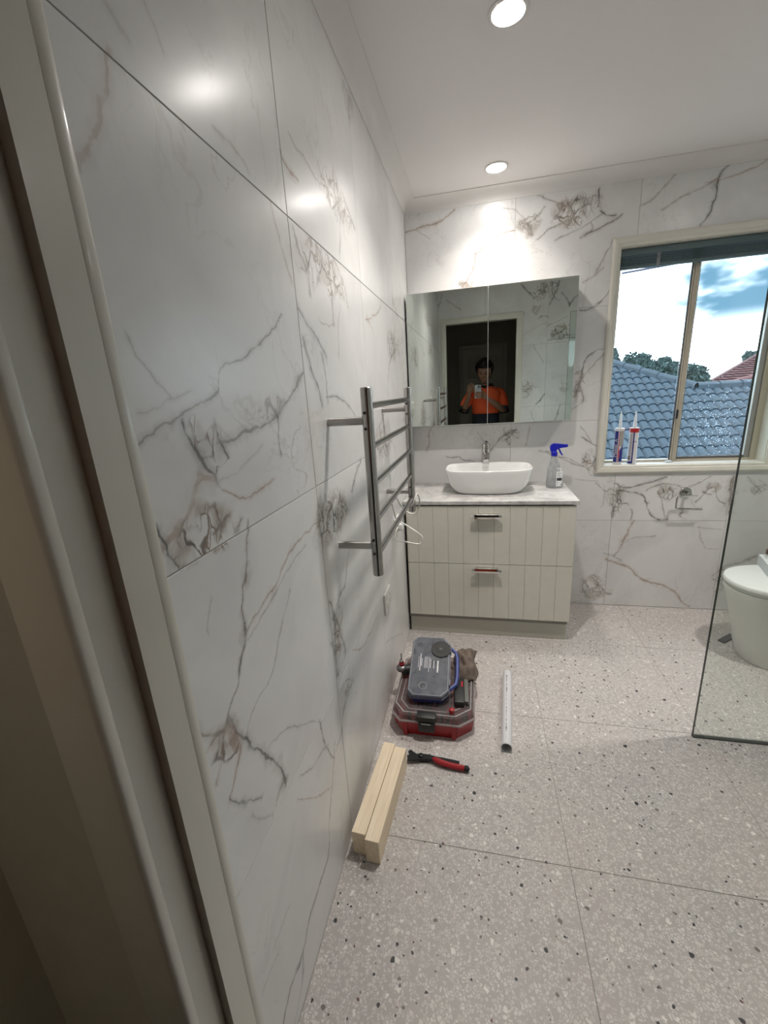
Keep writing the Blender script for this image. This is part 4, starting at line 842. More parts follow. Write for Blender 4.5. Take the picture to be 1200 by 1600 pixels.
R0 = .0232
def cartridge(x, y, label, kind):
    c = thing('sealant_cartridge', label, 'sealant tube', (x, y, .9085), (0, 0, radians(-4)))
    wh = simple('cartridge_plastic', (.66, .65, .66), .35)
    bm = B(); lathe(bm, [(R0 - .002, 0), (R0, .002), (R0, .196), (R0 + .0012, .197), (R0 + .0012, .206), (R0 - .001, .208), (.008, .210), (.008, .214)], 32); obj('tube', bm, wh, c, True)
    bm = B(); lathe(bm, [(.0095, .2142), (.0092, .222), (.0030, .296), (.0022, .298)], 20); obj('nozzle', bm, simple('nozzle_plastic', (.72, .76, .80), .3), c, True)
    bl_, rd, gr = simple('label_blue', (.012, .018, .20), .4), simple('label_red', (.42, .02, .03), .4), simple('label_grey', (.36, .34, .33), .4)
    if kind == 0:
        bm = B(); arcwrap(bm, R0, -178, -112, .012, .192); obj('blue_band', bm, bl_, c)
        bm = B(); arcwrap(bm, R0, -112, -104, .012, .192); obj('white_stripe', bm, M['print'], c)
        bm = B(); arcwrap(bm, R0, -104, -96, .012, .192); obj('red_stripe', bm, rd, c)
        bm = B(); arcwrap(bm, R0, -96, -20, .105, .192); obj('grey_panel', bm, gr, c)
        bm = B(); arcwrap(bm, R0, -90, -20, .014, .075, zf=.135); obj('blue_panel', bm, bl_, c)
        bm = B(); arcwrap(bm, R0, -96, -80, .04, .105, zf=.06); obj('pink_flash', bm, simple('label_pink', (.5, .12, .18), .4), c)
        a = radians(-138)
        t = text_mesh('lettering', 'Maxisil A', .029, M['print'], c, ((R0 + .0016) * cos(a), (R0 + .0016) * sin(a), .045), (0, 0, 0), bend=R0 + .001)
        # text x -> up, text y -> around, normal outward
        t.matrix_local = Matrix(((0, sin(a), cos(a), (R0 + .0016) * cos(a)), (0, -cos(a), sin(a), (R0 + .0016) * sin(a)), (1, 0, 0, .040), (0, 0, 0, 1)))
    else:
        bm = B(); arcwrap(bm, R0 + .0012, -180, 180, .182, .206, 32); obj('red_collar', bm, rd, c)
        bm = B(); arcwrap(bm, R0, -176, -118, .020, .176); obj('grey_panel', bm, simple('label_pale', (.45, .42, .45), .5), c)
        bm = B(); arcwrap(bm, R0, -110, -94, .004, .182); obj('navy_stripe', bm, bl_, c)
        bm = B(); arcwrap(bm, R0, -176, -110, .004, .016); obj('navy_foot', bm, bl_, c)
        bm = B(); arcwrap(bm, R0, -94, -60, .128, .131); obj('black_line', bm, M['ink'], c)
        bm = B()
        for k in range(14): arcwrap(bm, R0 + .0003, -168, -126, .052 + k * .0085, .0555 + k * .0085, 5)
        tag(obj('small_print', bm, gr, c), kind='stuff')
        bm = B()
        for k in range(9): arcwrap(bm, R0 + .0003, -168 + k * 5, -165.5 + k * 5, .024, .046, 2)
        tag(obj('barcode', bm, M['ink'], c), kind='stuff')
cartridge(1.206, 2.700, 'blue white and grey sealant tube on the window sill, left one', 0)
cartridge(1.281, 2.694, 'pale sealant tube with a red collar on the window sill', 1)
bm = B()
icos(bm, (1.478, 2.705, .915), .012, 2, (1.5, .8, .5)); icos(bm, (1.490, 2.705, .912), .008, 2, (1.8, .8, .4))
tag(obj('silicone_scrap', bm, simple('translucent_silicone', (.62, .66, .74), .4), smooth='all'), 'small crumpled white scrap on the window sill below the mullion', 'scrap')

# spray bottle
sb = thing('spray_bottle', 'clear spray bottle with a blue trigger at the right of the benchtop', 'spray bottle', (.829, 2.50, .8152))
cp_ = sheet_glass('clear_bottle_plastic', (.80, .82, .83), .03, .30, (.62, .63, .63))
bm = B(); rings = []
for z_, a, b_, cx_ in ((0, .040, .026, 0), (.003, .0445, .030, 0), (.02, .0455, .031, 0), (.06, .0435, .030, -.001), (.10, .037, .027, -.003), (.135, .027, .023, -.005), (.160, .019, .018, -.007), (.174, .0145, .0145, -.008), (.182, .0135, .0135, -.008)):
    rings.append(superellipse(a, b_, 2.5, z_, cx_, 0, 36))
loft(bm, rings, True, True, True); obj('bottle', bm, cp_, sb, True)
bm = B(); rings = [superellipse(a - .003, b_ - .003, 2.5, z_, 0, 0, 30) for z_, a, b_ in ((.004, .042, .029), (.02, .0455, .031), (.050, .044, .030))]
loft(bm, rings, True, True, True); obj('liquid', bm, sheet_glass('clear_cleaner', (.86, .88, .9), .0, .10, (.7, .72, .74), 1.1), sb, True)
BB = M['bright_blue']
bm = B(); lathe(bm, [(.0165, .181), (.0165, .203), (.014, .206)], 24, (-.008, 0, 0)); obj('collar', bm, BB, sb, True)
bm = B()
pr = [(-.030, .213), (-.027, .205), (-.002, .205), (.008, .222), (.030, .226), (.050, .228), (.050, .243), (.020, .247), (-.012, .250), (-.026, .244), (-.032, .230)]
loft(bm, [[(p[0], -.012, p[1]) for p in pr], [(p[0], .012, p[1]) for p in pr]], True, True, True); obj('head', bm, BB, sb, False)
bm = B(); lathe(bm, [(.008, .050), (.0085, .052), (.0085, .060), (.006, .061)], 16, (0, 0, .2355), 'x'); obj('nozzle', bm, BB, sb, True)
bm = B(); tube(bm, smooth_path([(.012, 0, .224), (.020, 0, .210), (.027, 0, .196), (.036, 0, .184)], 5), [.005] * 5 + [.0048] * 5 + [.004] * 6, 8); obj('trigger', bm, BB, sb, True)
bm = B(); tube(bm, [(-.008, 0, .02), (-.008, 0, .18)], .0025, 8); obj('dip_tube', bm, M['white_plastic'], sb, True)
bm = B(); pr = [(.004, .012), (.040, .012), (.040, .098), (.026, .112), (.020, .128), (.012, .128), (.004, .112)]
def on_body(x_, z_, e=.0):
    a = .0445; b_ = .0305
    if z_ > .06: a -= (z_ - .06) * .16; b_ -= (z_ - .06) * .075
    q = min(abs(x_) / a, .985); return -b_ * (1 - q ** 2.5) ** (1 / 2.5) - .0006 - e
def patch(bm, xa, xb, za, zb, e=0., nx=6, nz=6):
    g = [[bm.verts.new((xa + (xb - xa) * i / nx, on_body(xa + (xb - xa) * i / nx, za + (zb - za) * j / nz, e), za + (zb - za) * j / nz)) for j in range(nz + 1)] for i in range(nx + 1)]
    for i in range(nx):
        for j in range(nz): bm.faces.new((g[i][j], g[i + 1][j], g[i + 1][j + 1], g[i][j + 1]))
bm.free(); bm = B(); patch(bm, .004, .038, .012, .100); patch(bm, .006, .030, .100, .116)
lb = obj('label', bm, simple('white_label', (.74, .75, .76), .5), sb)
bm = B(); patch(bm, .007, .035, .044, .060, .0005); obj('dark_bar', bm, M['ink'], lb)
bm = B()
for k in range(16):
    a0, a1 = 2 * pi * k / 16, 2 * pi * (k + 1) / 16
    q = [(.014 + r_ * 1.25 * cos(a), .103 + r_ * sin(a)) for a, r_ in ((a0, .0048), (a1, .0048), (a1, .0072), (a0, .0072))]
    bm.faces.new([bm.verts.new((x_, on_body(x_, z_, .0005), z_)) for x_, z_ in q])
obj('ring_logo', bm, M['ink'], lb)
bm = B()
for k in range(5): patch(bm, .012, .032 - (k % 3) * .004, .066 + k * .005, .068 + k * .005, .0005, 3, 1)
for k in range(4): patch(bm, .009, .015, .023 + k * .004, .0245 + k * .004, .0005, 2, 1)
tag(obj('small_print', bm, simple('grey_print', (.35, .36, .38), .5), lb), kind='stuff')

# ================================================================== THINGS ON THE FLOOR
def timber(corners, label, h=.089, w=.045):
    """beam on edge from near end centre to far end centre"""
    a, c = Vector(corners[0]), Vector(corners[1]); d = c - a
    bm = B(); box(bm, -w / 2, w / 2, 0, d.length, 0.0003, h, .0012)
    o = obj('timber_block', bm, M['pine']); o.location = (a.x, a.y, 0); o.rotation_euler = (0, 0, math.atan2(-d.x, d.y)); return tag(o, label, 'timber', 'two pine offcuts by the wall')
timber(((.0448, .9215), (.0710, 1.279)), 'pale pine beam on edge, the one against the left wall')
timber(((.0912, .9045), (.1166, 1.264)), 'pale pine beam on edge, the outer one nearer the room')

pp = thing('pvc_pipe', 'short white plastic pipe lying on the floor before the vanity', 'pipe', (.5148, 1.390, .0215), (0, 0, radians(-3.9)))
bm = B(); ro, ri, Lp = .0213, .0190, .462; seg = 36
rings = [[(r_ * cos(2 * pi * k / seg), y_, r_ * sin(2 * pi * k / seg)) for k in range(seg)] for r_, y_ in ((ri, Lp), (ro, Lp), (ro, 0), (ri, 0), (ri, Lp - .001))]
loft(bm, rings, True); obj('pipe_wall', bm, simple('white_pvc', (.60, .60, .61), .3), pp, True)
random.seed(8); bm = B(); y_ = .03
while y_ < .43:
    ln = random.choice((.003, .004, .006, .016))
    w_ = random.choice((.0012, .002, .0035)); a = pi / 2 + .05
    box(bm, -.002 - w_ / 2, -.002 + w_ / 2, y_, y_ + ln, ro - .0001, ro + .0003); y_ += ln + random.choice((.004, .008, .014))
tag(obj('printed_line', bm, M['ink'], pp), kind='stuff')

# adjustable pliers
pl = thing('pliers', 'black and red handled pliers on the floor beside the timber', 'pliers', (.25, 1.30, 0))
def bar(bm, pts, hw, z0, z1):
    """flat bar following points, half widths per point"""
    P = [Vector((p[0], p[1])) for p in pts]; up = []; dn = []
    for i, p in enumerate(P):
        t = (P[min(i + 1, len(P) - 1)] - P[max(i - 1, 0)]).normalized(); n_ = Vector((-t.y, t.x)); up.append(p + n_ * hw[i]); dn.append(p - n_ * hw[i])
    rings = [[(up[i].x, up[i].y, z0), (up[i].x, up[i].y, z1), (dn[i].x, dn[i].y, z1), (dn[i].x, dn[i].y, z0)] for i in range(len(P))]
    loft(bm, rings, True, True, True)
tool = simple('blackened_steel', (.022, .022, .024), .35, .6)
bm = B(); bar(bm, [(-.112, .030), (-.100, .018), (-.085, .006), (-.060, .003), (-.030, .004)], [.006, .009, .011, .012, .010], .002, .012); obj('upper_jaw', bm, tool, pl)
bm = B(); bar(bm, [(-.114, -.014), (-.095, -.010), (-.070, -.002), (-.040, .002), (-.01, .0)], [.010, .012, .013, .011, .009], .0125, .021); obj('lower_jaw', bm, tool, pl)
bm = B(); lathe(bm, [(.009, .021), (.009, .026), (.007, .027)], 16, (-.062, .002, 0)); obj('pivot', bm, tool, pl, True)
bm = B(); tube(bm, smooth_path([(-.032, .006, .009), (.01, .006, .010), (.05, .003, .010), (.085, -.001, .010)], 5), .0085, 10); tag(obj('grip', bm, M['black_rubber'], pl, True), 'black handle grip')
bm = B(); tube(bm, smooth_path([(-.015, -.002, .018), (.02, -.014, .017), (.06, -.020, .015), (.105, -.022, .013)], 5), [.006, .008, .010, .0105] + [.0105] * 12, 10); tag(obj('grip', bm, M['red'], pl, True), 'red handle grip')
bm = B(); icos(bm, (.113, -.0225, .013), .0115, 2, (1.1, 1, 1)); tag(obj('grip_end', bm, M['black_rubber'], pl, 'all'), 'black grip end')

# red organiser
rc = thing('red_organiser', 'large red organiser case with a clear lid lying by the left wall', 'tool case')
oct_ = [(.045, 1.465), (.085, 1.416), (.330, 1.416), (.391, 1.468), (.391, 1.800), (.350, 1.842), (.085, 1.842), (.045, 1.800)]
def grow(P, d, cx=.218, cy=1.63): return [(p[0] + d * math.copysign(1, p[0] - cx), p[1] + d * math.copysign(1, p[1] - cy)) for p in P]
bm = B()
o_b = grow(oct_, -.012); i_b = grow(oct_, -.016); o_t = grow(oct_, -.001); i_t = grow(oct_, -.005)
loft(bm, [[(*p, .0003) for p in o_b], [(*p, .068) for p in o_t], [(*p, .068) for p in i_t], [(*p, .006) for p in i_b]], True, True, True)
for xx in (.10, .30): box(bm, xx, xx + .016, 1.4165, 1.428, .002, .066)
obj('tray', bm, M['red'], rc)
bm = B(); loft(bm, [[(*p, .0686) for p in grow(oct_, .002)], [(*p, .076) for p in grow(oct_, .002)], [(*p, .076) for p in grow(oct_, -.004)], [(*p, .0686) for p in grow(oct_, -.004)]], True)
obj('lid_rim', bm, M['lid_edge'], rc)
bm = B(); loft(bm, [[(*p, .0762) for p in grow(oct_, 0)], [(*p, .100) for p in grow(oct_, -.006)], [(*p, .105) for p in grow(oct_, -.014)]], True, False, True); obj('lid', bm, M['lid_red'], rc)
bm = B()
for q in ((-.014, -.0175), (-.034, -.0365)):
    loft(bm, [[(*p, .1051) for p in grow(oct_, q[0])], [(*p, .1066) for p in grow(oct_, q[0])], [(*p, .1066) for p in grow(oct_, q[1])], [(*p, .1051) for p in grow(oct_, q[1])]], True)
obj('lid_rib', bm, M['lid_edge'], rc)
for q in ((.135, .138, 1.432, 1.825), (.295, .298, 1.432, 1.825), (.215, .218, 1.432, 1.60)):
    bm = B(); box(bm, q[0], q[1], q[2], q[3], .007, .066); obj('divider', bm, M['red'], rc)
bm = B(); box(bm, .062, .374, 1.618, 1.621, .007, .066); obj('divider', bm, M['red'], rc)
random.seed(3); bm = B()
for k in range(60):
    xx, yy = random.uniform(.07, .36), random.uniform(1.44, 1.80)
    box(bm, xx, xx + random.uniform(.01, .03), yy, yy + random.uniform(.008, .03), .0065, random.uniform(.015, .04))
tag(obj('fittings', bm, M['black'], rc), 'jumble of small dark fittings inside', kind='stuff')
for xx in (.198,):
    bm = B(); box(bm, xx - .034, xx + .034, 1.398, 1.4145, .040, .088, .005, 2); box(bm, xx - .040, xx + .040, 1.401, 1.440, .088, .112, .004, 2)
    lt = obj('latch', bm, M['black'], rc, True)
    bm = B(); box(bm, xx - .018, xx + .018, 1.3965, 1.3979, .080, .084); tag(obj('latch_edge', bm, simple('worn_grey', (.3, .29, .28), .5), lt), 'worn pale edge')

# blue organiser resting tilted on the tools
bo = thing('blue_organiser', 'small blue organiser with a grey clear lid leaning on the red case', 'tool case', (.108, 1.487, .1105), (radians(17.4), 0, radians(1.5)))
W_, L_ = .178, .315
P8 = [(0, .022), (.022, 0), (W_ - .030, 0), (W_, .030), (W_, L_ - .035), (W_ - .030, L_), (.022, L_), (0, L_ - .022)]
def g2(P, d): return [(p[0] + d * math.copysign(1, p[0] - W_ / 2), p[1] + d * math.copysign(1, p[1] - L_ / 2)) for p in P]
bm = B(); loft(bm, [[(*p, 0) for p in g2(P8, -.003)], [(*p, .026) for p in g2(P8, 0)], [(*p, .026) for p in g2(P8, -.005)], [(*p, .004) for p in g2(P8, -.011)]], True, True, True); obj('tray', bm, M['blue'], bo)
bm = B(); loft(bm, [[(*p, .0262) for p in P8], [(*p, .0420) for p in g2(P8, -.001)], [(*p, .0455) for p in g2(P8, -.006)]], True, False, True); obj('lid', bm, M['lid_blue'], bo)
bm = B(); loft(bm, [[(*p, .0455) for p in g2(P8, -.004)], [(*p, .0468) for p in g2(P8, -.004)], [(*p, .0468) for p in g2(P8, -.008)], [(*p, .0455) for p in g2(P8, -.008)]], True)
loft(bm, [[(*p, .0262) for p in g2(P8, .0015)], [(*p, .0285) for p in g2(P8, .0015)], [(*p, .0285) for p in g2(P8, 0)], [(*p, .0262) for p in g2(P8, 0)]], True)
obj('lid_rim', bm, simple('grey_rim', (.20, .21, .23), .25), bo)
bm = B(); box(bm, W_ - .0, W_ + .001, .0, .001, 0, .001); bm.free()
bm = B(); tube(bm, [(W_ - .006, .052, .016), (W_ + .026, .085, .016), (W_ + .032, .12, .016), (W_ + .032, .215, .016), (W_ + .026, .25, .016), (W_ - .006, .283, .016)], .0088, 6); obj('handle', bm, M['blue'], bo)
for ya in (.060, .232):
    bm = B(); box(bm, W_ - .0020, W_ + .0040, ya, ya + .030, .018, .047, .002); obj('catch', bm, simple('smoky_catch', (.24, .25, .28), .2), bo)
random.seed(12)
bm = B()
for (xx, wd_, ya, yb) in ((.036, .0015, .14, .20), (.043, .004, .125, .215), (.050, .0028, .15, .19), (.064, .002, .14, .20), (.070, .002, .14, .20), (.076, .002, .14, .20), (.084, .002, .12, .20), (.090, .0028, .14, .19), (.105, .003, .14, .18), (.121, .0065, .12, .18)):
    y_ = ya
    while y_ < yb:
        l_ = random.uniform(.003, .007); box(bm, xx, xx + wd_, y_, min(y_ + l_, yb), .0456, .0460); y_ += l_ + .0012
tag(obj('printed_text', bm, M['print'], bo), kind='stuff')
random.seed(5)
bm = B()
for k in range(16):
    lathe(bm, [(.012, 0), (.014, .012), (.009, .014)], 12, (random.uniform(.03, .15), random.uniform(.03, .28), .006 + k * .0005))
tag(obj('fittings', bm, simple('grey_steel_fittings', (.16, .16, .17), .4, .5), bo), 'small metal fittings seen through the lid', kind='stuff')
bm = B(); tube(bm, [(.066 + .017 * cos(a), .050 + .017 * sin(a), .0462) for a in [2 * pi * k / 20 for k in range(20)]], .0012, 6, True); tag(obj('lid_ring', bm, simple('pale_ring', (.36, .37, .38), .3), bo), 'pale moulded ring in the lid')

# cutting disc lying on the blue case
cdk = thing('cutting_disc', 'black round cutting disc lying on the blue organiser lid', 'cutting disc', (.2375, 1.7085, .2300), (radians(17.4), 0, radians(1.5)))
bm = B(); seg = 48
rings = [[(r_ * cos(2 * pi * k / seg), r_ * sin(2 * pi * k / seg), z_) for k in range(seg)] for r_, z_ in ((.008, .0), (.045, 0), (.0455, .001), (.045, .002), (.020, .002), (.018, .003), (.008, .003))]
loft(bm, rings + [rings[0]], True); obj('abrasive', bm, simple('black_abrasive', (.022, .021, .020), .6, bump=.5, bscale=600), cdk)
bm = B(); lathe(bm, [(.008, .0002), (.008, .0032), (.003, .0034)], 20); obj('hub', bm, simple('dark_hub', (.06, .06, .06), .4, .6), cdk, True)
bm = B(); lathe(bm, [(.0026, .0035), (.0022, .0045), (0, .0046)], 10); obj('centre_pin', bm, M['chrome'], cdk, True)

# power tool under the blue case
dr = thing('right_angle_drill', 'black power tool lying under the blue organiser, red chuck pointing up', 'power tool', (.060, 1.668, .1068))
bm = B(); tube(bm, smooth_path([(-.006, -.012, .028), (.03, 0, .030), (.07, .03, .036), (.11, .07, .044), (.15, .11, .050)], 4), [.020, .023, .024, .024, .024] + [.024] * 12, 16); obj('body', bm, M['black'], dr, True)
bm = B(); lathe(bm, [(.022, .030), (.025, .036), (.025, .046), (.020, .052), (.013, .056)], 24, (-.004, -.008, 0)); obj('gear_head', bm, simple('cast_metal', (.22, .22, .22), .35, .8), dr, True)
bm = B(); lathe(bm, [(.012, .056), (.013, .059), (.013, .066), (.011, .068), (.011, .074)], 24, (-.004, -.008, 0)); tag(obj('chuck_collar', bm, M['red'], dr, True), 'dark red collar')
bm = B(); lathe(bm, [(.010, .0742), (.0095, .082), (.006, .085)], 20, (-.004, -.008, 0)); obj('chuck', bm, simple('worn_chuck', (.30, .28, .27), .35, .8), dr, True)
bm = B(); lathe(bm, [(.0022, .085), (.0022, .116), (.0012, .118)], 10, (-.004, -.008, 0)); obj('bit', bm, M['black'], dr, True)

# crumpled cloth at the right rear of the case
bm = B(); nx, ny = 16, 24; vs = []
for i in range(nx + 1):
    col_ = []
    for j in range(ny + 1):
        u_, v_ = i / nx, j / ny
        x_ = .300 + .095 * u_ + .010 * sin(v_ * 7); y_ = 1.655 + .225 * v_ + .008 * sin(u_ * 9)
        n_ = mnoise.noise(Vector((u_ * 3.1, v_ * 4.3, 2.2))) * .022 + mnoise.noise(Vector((u_ * 8, v_ * 10, 7))) * .008
        e = max(0, 1 - ((2 * u_ - 1) ** 4 + (2 * v_ - 1) ** 4))
        z_ = .112 + (.030 + n_ + .018 * v_) * e
        col_.append(bm.verts.new((x_, y_, max(z_, .1085))))
    vs.append(col_)
for i in range(nx):
    for j in range(ny): bm.faces.new((vs[i][j], vs[i + 1][j], vs[i + 1][j + 1], vs[i][j + 1]))
rg = obj('work_glove', bm, simple('grey_brown_cloth', (.13, .10, .08), .95, var=.35, scale=30, bump=.5, bscale=400), smooth='all')
md_ = rg.modifiers.new('thickness', 'SOLIDIFY'); md_.thickness = .003; md_.offset = 1
tag(rg, 'crumpled grey brown cloth on the right rear corner of the red case', 'cloth')

bt = thing('battery_tool', 'black tool with a grey strip on the right of the red case lid', 'tool', (.3385, 1.560, .1072), (0, 0, radians(3)))
bm = B(); box(bm, -.034, .008, -.075, .085, 0, .028, .005, 2); obj('body', bm, M['black'], bt, True)
bm = B(); box(bm, .0085, .026, -.060, .085, 0, .020, .003, 2); tag(obj('side_strip', bm, simple('grey_green_strip', (.12, .125, .11), .5), bt, True), 'grey green strip')
bm = B(); box(bm, -.004, .004, .020, .055, .0282, .0295); tag(obj('badge', bm, M['red'], bt), 'small red badge')
kn = B(); lathe(kn, [(.010, 0), (.012, .006), (.011, .016), (.006, .020), (0, .021)], 18, (0, 0, 0))
o = obj('red_bead', kn, M['red'], smooth=True); o.location = (.300, 1.452, .1068); tag(o, 'unidentified small dark red bead on the front of the red case lid', 'bead')  # identity of this small red item is unknown; modelled as a plain knob

# ================================================================== OUTSIDE
rf = thing('tiled_roof', 'blue grey tiled roof of the neighbouring house outside the window', 'roof')
RT = simple('blue_grey_concrete_tile', (0.020, 0.040, 0.060), 0.5, var=.15, scale=6, bump=.3, bscale=40)
SL = Vector((0, math.cos(math.atan(.5)), math.sin(math.atan(.5)))); NR = Vector((0, -SL.z, SL.y))
ORG = Vector((0, 9.32, 1.130))     # the level ridge line at the right
GA, TW = .274, .300
bm = B(); nx, rows_ = 16, []
for s_ in (0, 1):                      # tail (low) and head (high)
    top = []; 
    for i in range(nx + 1):
        u_ = i / nx; w_ = .037 * (.5 - .5 * cos(u_ * 4 * pi + .9 * sin(u_ * 4 * pi)))
        top.append((u_ * TW, w_))
    rows_.append(top)
def tl(u_, s_, h_): p = Vector((u_, 0, 0)) + SL * s_ + NR * h_; return tuple(p)
ra = [tl(u_, -.30, h_ + .022) for u_, h_ in rows_[0]]; rb = [tl(u_, 0.0, h_ + .001) for u_, h_ in rows_[1]]; rc_ = [tl(u_, -.30, -.004) for u_, h_ in rows_[0]]
loft(bm, [rc_, ra, rb], False)
me_tile = bpy.data.meshes.new('roof_tile'); bmesh.ops.recalc_face_normals(bm, faces=bm.faces); bm.to_mesh(me_tile); bm.free(); me_tile.materials.append(RT)
for p_ in me_tile.polygons: p_.use_smooth = True
try: me_tile.set_sharp_from_angle(angle=radians(50))
except Exception: pass
for r_ in range(16):
    for c_i in range(16):
        xx = 1.95 + c_i * TW
        pos = ORG + SL * (-r_ * GA)
        o = bpy.data.objects.new('roof_tile', me_tile); COL.objects.link(o); o.parent = rf; o.location = (xx, pos.y, pos.z)
# upper part that climbs along the hip on the left
for r_ in range(1, 7):
    pos = ORG + SL * (r_ * GA)
    xlim = 4.62 - r_ * GA * .894 * (1.276 / 1.268)
    for c_i in range(10):
        xx = 1.95 + c_i * TW
        if xx + TW * .6 < xlim:
            o = bpy.data.objects.new('roof_tile', me_tile); COL.objects.link(o); o.parent = rf; o.location = (xx, pos.y, pos.z)
def caps(a, b_, step=.36):
    a, b_ = Vector(a), Vector(b_); d = b_ - a; n_ = int(d.length / step); d.normalize()
    bm = B(); sd = d.cross(Vector((0, 0, 1))).normalized(); up = sd.cross(d)
    rr = [[tuple(d * (t * (step + .04)) + (sd * cos(q) * (.115 - .015 * t) + up * (sin(q) * (.085 - .012 * t) + .02))) for q in [pi * k / 8 for k in range(9)]] for t in (0, 1)]
    rr = [[(*p[:2], p[2] - .05) if i in (0, 8) else p for i, p in enumerate(r__)] for r__ in rr]
    loft(bm, rr, False); me = bpy.data.meshes.new('ridge_cap'); bm.to_mesh(me); bm.free(); me.materials.append(RT)
    for k in range(n_ + 1):
        o = bpy.data.objects.new('ridge_cap', me); COL.objects.link(o); o.parent = rf; o.location = a + d * (k * step)
caps((4.42, 9.34, 1.145), (2.6, 11.07, 2.02)); caps((4.42, 9.34, 1.145), (6.75, 9.34, 1.145))
bm = B()
dk = [(1.95, -4.3), (6.75, -4.3), (6.75, -.02), (4.42, -.02), (2.6, 1.90), (1.95, 1.90)]
loft(bm, [[tuple(ORG + Vector((a_, 0, 0)) + SL * s_ + NR * h_) for a_, s_ in dk] for h_ in (-.10, -.012)], True, True, True)
tag(obj('roof_deck', bm, simple('dark_roof_underlay', (.03, .045, .06), .8), rf), 'dark deck under the tiles')
bm = B(); box(bm, 2.0, 6.7, 5.75, 9.3, -3.2, -.9); obj('house_wall', bm, simple('brick_shade', (.20, .14, .11), .9), rf)

rr_ = thing('red_roof', 'distant pinkish red tiled roof seen through the right pane', 'roof')
RM = simple('red_terracotta_tile', (.095, .035, .037), .7, var=.2, scale=4)
def red_face(P0, P1, P2, P3, n_, nm):
    """stepped courses between the line P0-P1 (low) and P3-P2 (high)"""
    P0, P1, P2, P3 = map(Vector, (P0, P1, P2, P3)); bm = B()
    for k in range(n_):
        a, c = k / n_, (k + 1) / n_
        q0, q1 = P0.lerp(P3, a), P1.lerp(P2, a); r0, r1 = P0.lerp(P3, c), P1.lerp(P2, c)
        lift = Vector((0, -.03, .045)); m_ = 40; A_ = []; B_ = []; C_ = []
        for i in range(m_ + 1):
            wv = Vector((0, 0, .020 * abs(sin(i / m_ * pi * 14))))
            A_.append(tuple(q0.lerp(q1, i / m_) + lift + wv)); B_.append(tuple(r0.lerp(r1, i / m_) + wv)); C_.append(tuple(q0.lerp(q1, i / m_) - Vector((0, 0, .02))))
        loft(bm, [C_, A_, B_], False)
    tag(obj(nm, bm, RM, rr_), kind='stuff')
red_face((7.2, 15.6, .93), (12.5, 15.6, .93), (12.5, 19.0, 2.0), (10.56, 19.0, 2.0), 15, 'tile_courses')
bm = B(); tube(bm, [(7.93, 15.75, 1.03), (8.95, 16.3, 1.2), (9.6, 16.55, 1.30)], .07, 8); obj('valley_line', bm, simple('dark_red_ridge', (.16, .06, .06), .7), rr_)
bm = B(); tube(bm, [(7.2, 15.6, .95), (10.56, 19.0, 2.02)], .06, 8); obj('hip_caps', bm, RM, rr_)
bm = B(); box(bm, 7.2, 12.4, 16.2, 19, -3, .75); obj('house_wall', bm, simple('pale_render', (.45, .40, .36), .9), rr_)

def tree(name, label, c, R, n_, seed, spike=False, ls=.09):
    t = thing(name, label, 'tree', (c[0], c[1], -3.0), group='trees beyond the roofs')
    random.seed(seed); bm = B()
    h = c[2] + 3.0
    for k in range(n_):
        if spike:
            v_ = random.random(); rad = R * (1 - v_) ** .8 + .05; a = random.uniform(0, 2 * pi); q = Vector((rad * cos(a) * random.uniform(.5, 1), rad * sin(a), h - R * 2.6 + v_ * R * 3.4))
        else:
            d = Vector((random.gauss(0, 1), random.gauss(0, 1), random.gauss(0, .8))).normalized() * R * random.uniform(.55, 1.0)
            d *= 1 + .28 * mnoise.noise(d * (2.2 / R) + Vector((seed, 0, 0)))
            q = Vector((d.x, d.y, h + d.z * .95))
        s1 = Vector((random.gauss(0, 1), random.gauss(0, 1), random.gauss(0, 1))).normalized(); s2 = s1.cross(Vector((random.gauss(0, 1), 1, .3))).normalized()
        a_ = ls * random.uniform(.6, 1.3)
        bm.faces.new([bm.verts.new(q + s1 * a_), bm.verts.new(q + s2 * a_ * .5), bm.verts.new(q - s1 * a_), bm.verts.new(q - s2 * a_ * .5)])
    tag(obj('foliage', bm, LEAF, t), kind='stuff')
    bm = B(); tube(bm, [(0, 0, 0), (.03, .02, h * .5), (0, 0, h)], [R * .11, R * .08, R * .03], 8); obj('trunk', bm, simple('bark', (.08, .06, .05), .9), t)
    if not spike:
        bm = B(); random.seed(seed + 9)
        for k in range(7):
            e = Vector((random.gauss(0, 1), random.gauss(0, 1), random.uniform(-.2, 1))).normalized() * R * .7
            tube(bm, [(0, 0, h * .72), tuple(Vector((0, 0, h)) * .95 + e * .5), tuple(Vector((0, 0, h)) + e)], [R * .05, R * .03, R * .01], 5)
        obj('branches', bm, simple('bark_branch', (.08, .06, .05), .9), t)
LEAF = simple('dusky_green_leaves', (.055, .095, .090), .75, var=.4, scale=3)
def far(x, y, z, R, y2):
    r = y2 / y; return ((.405 + (x - .405) * r, y2, 1.389 + (z - 1.389) * r), R * r)
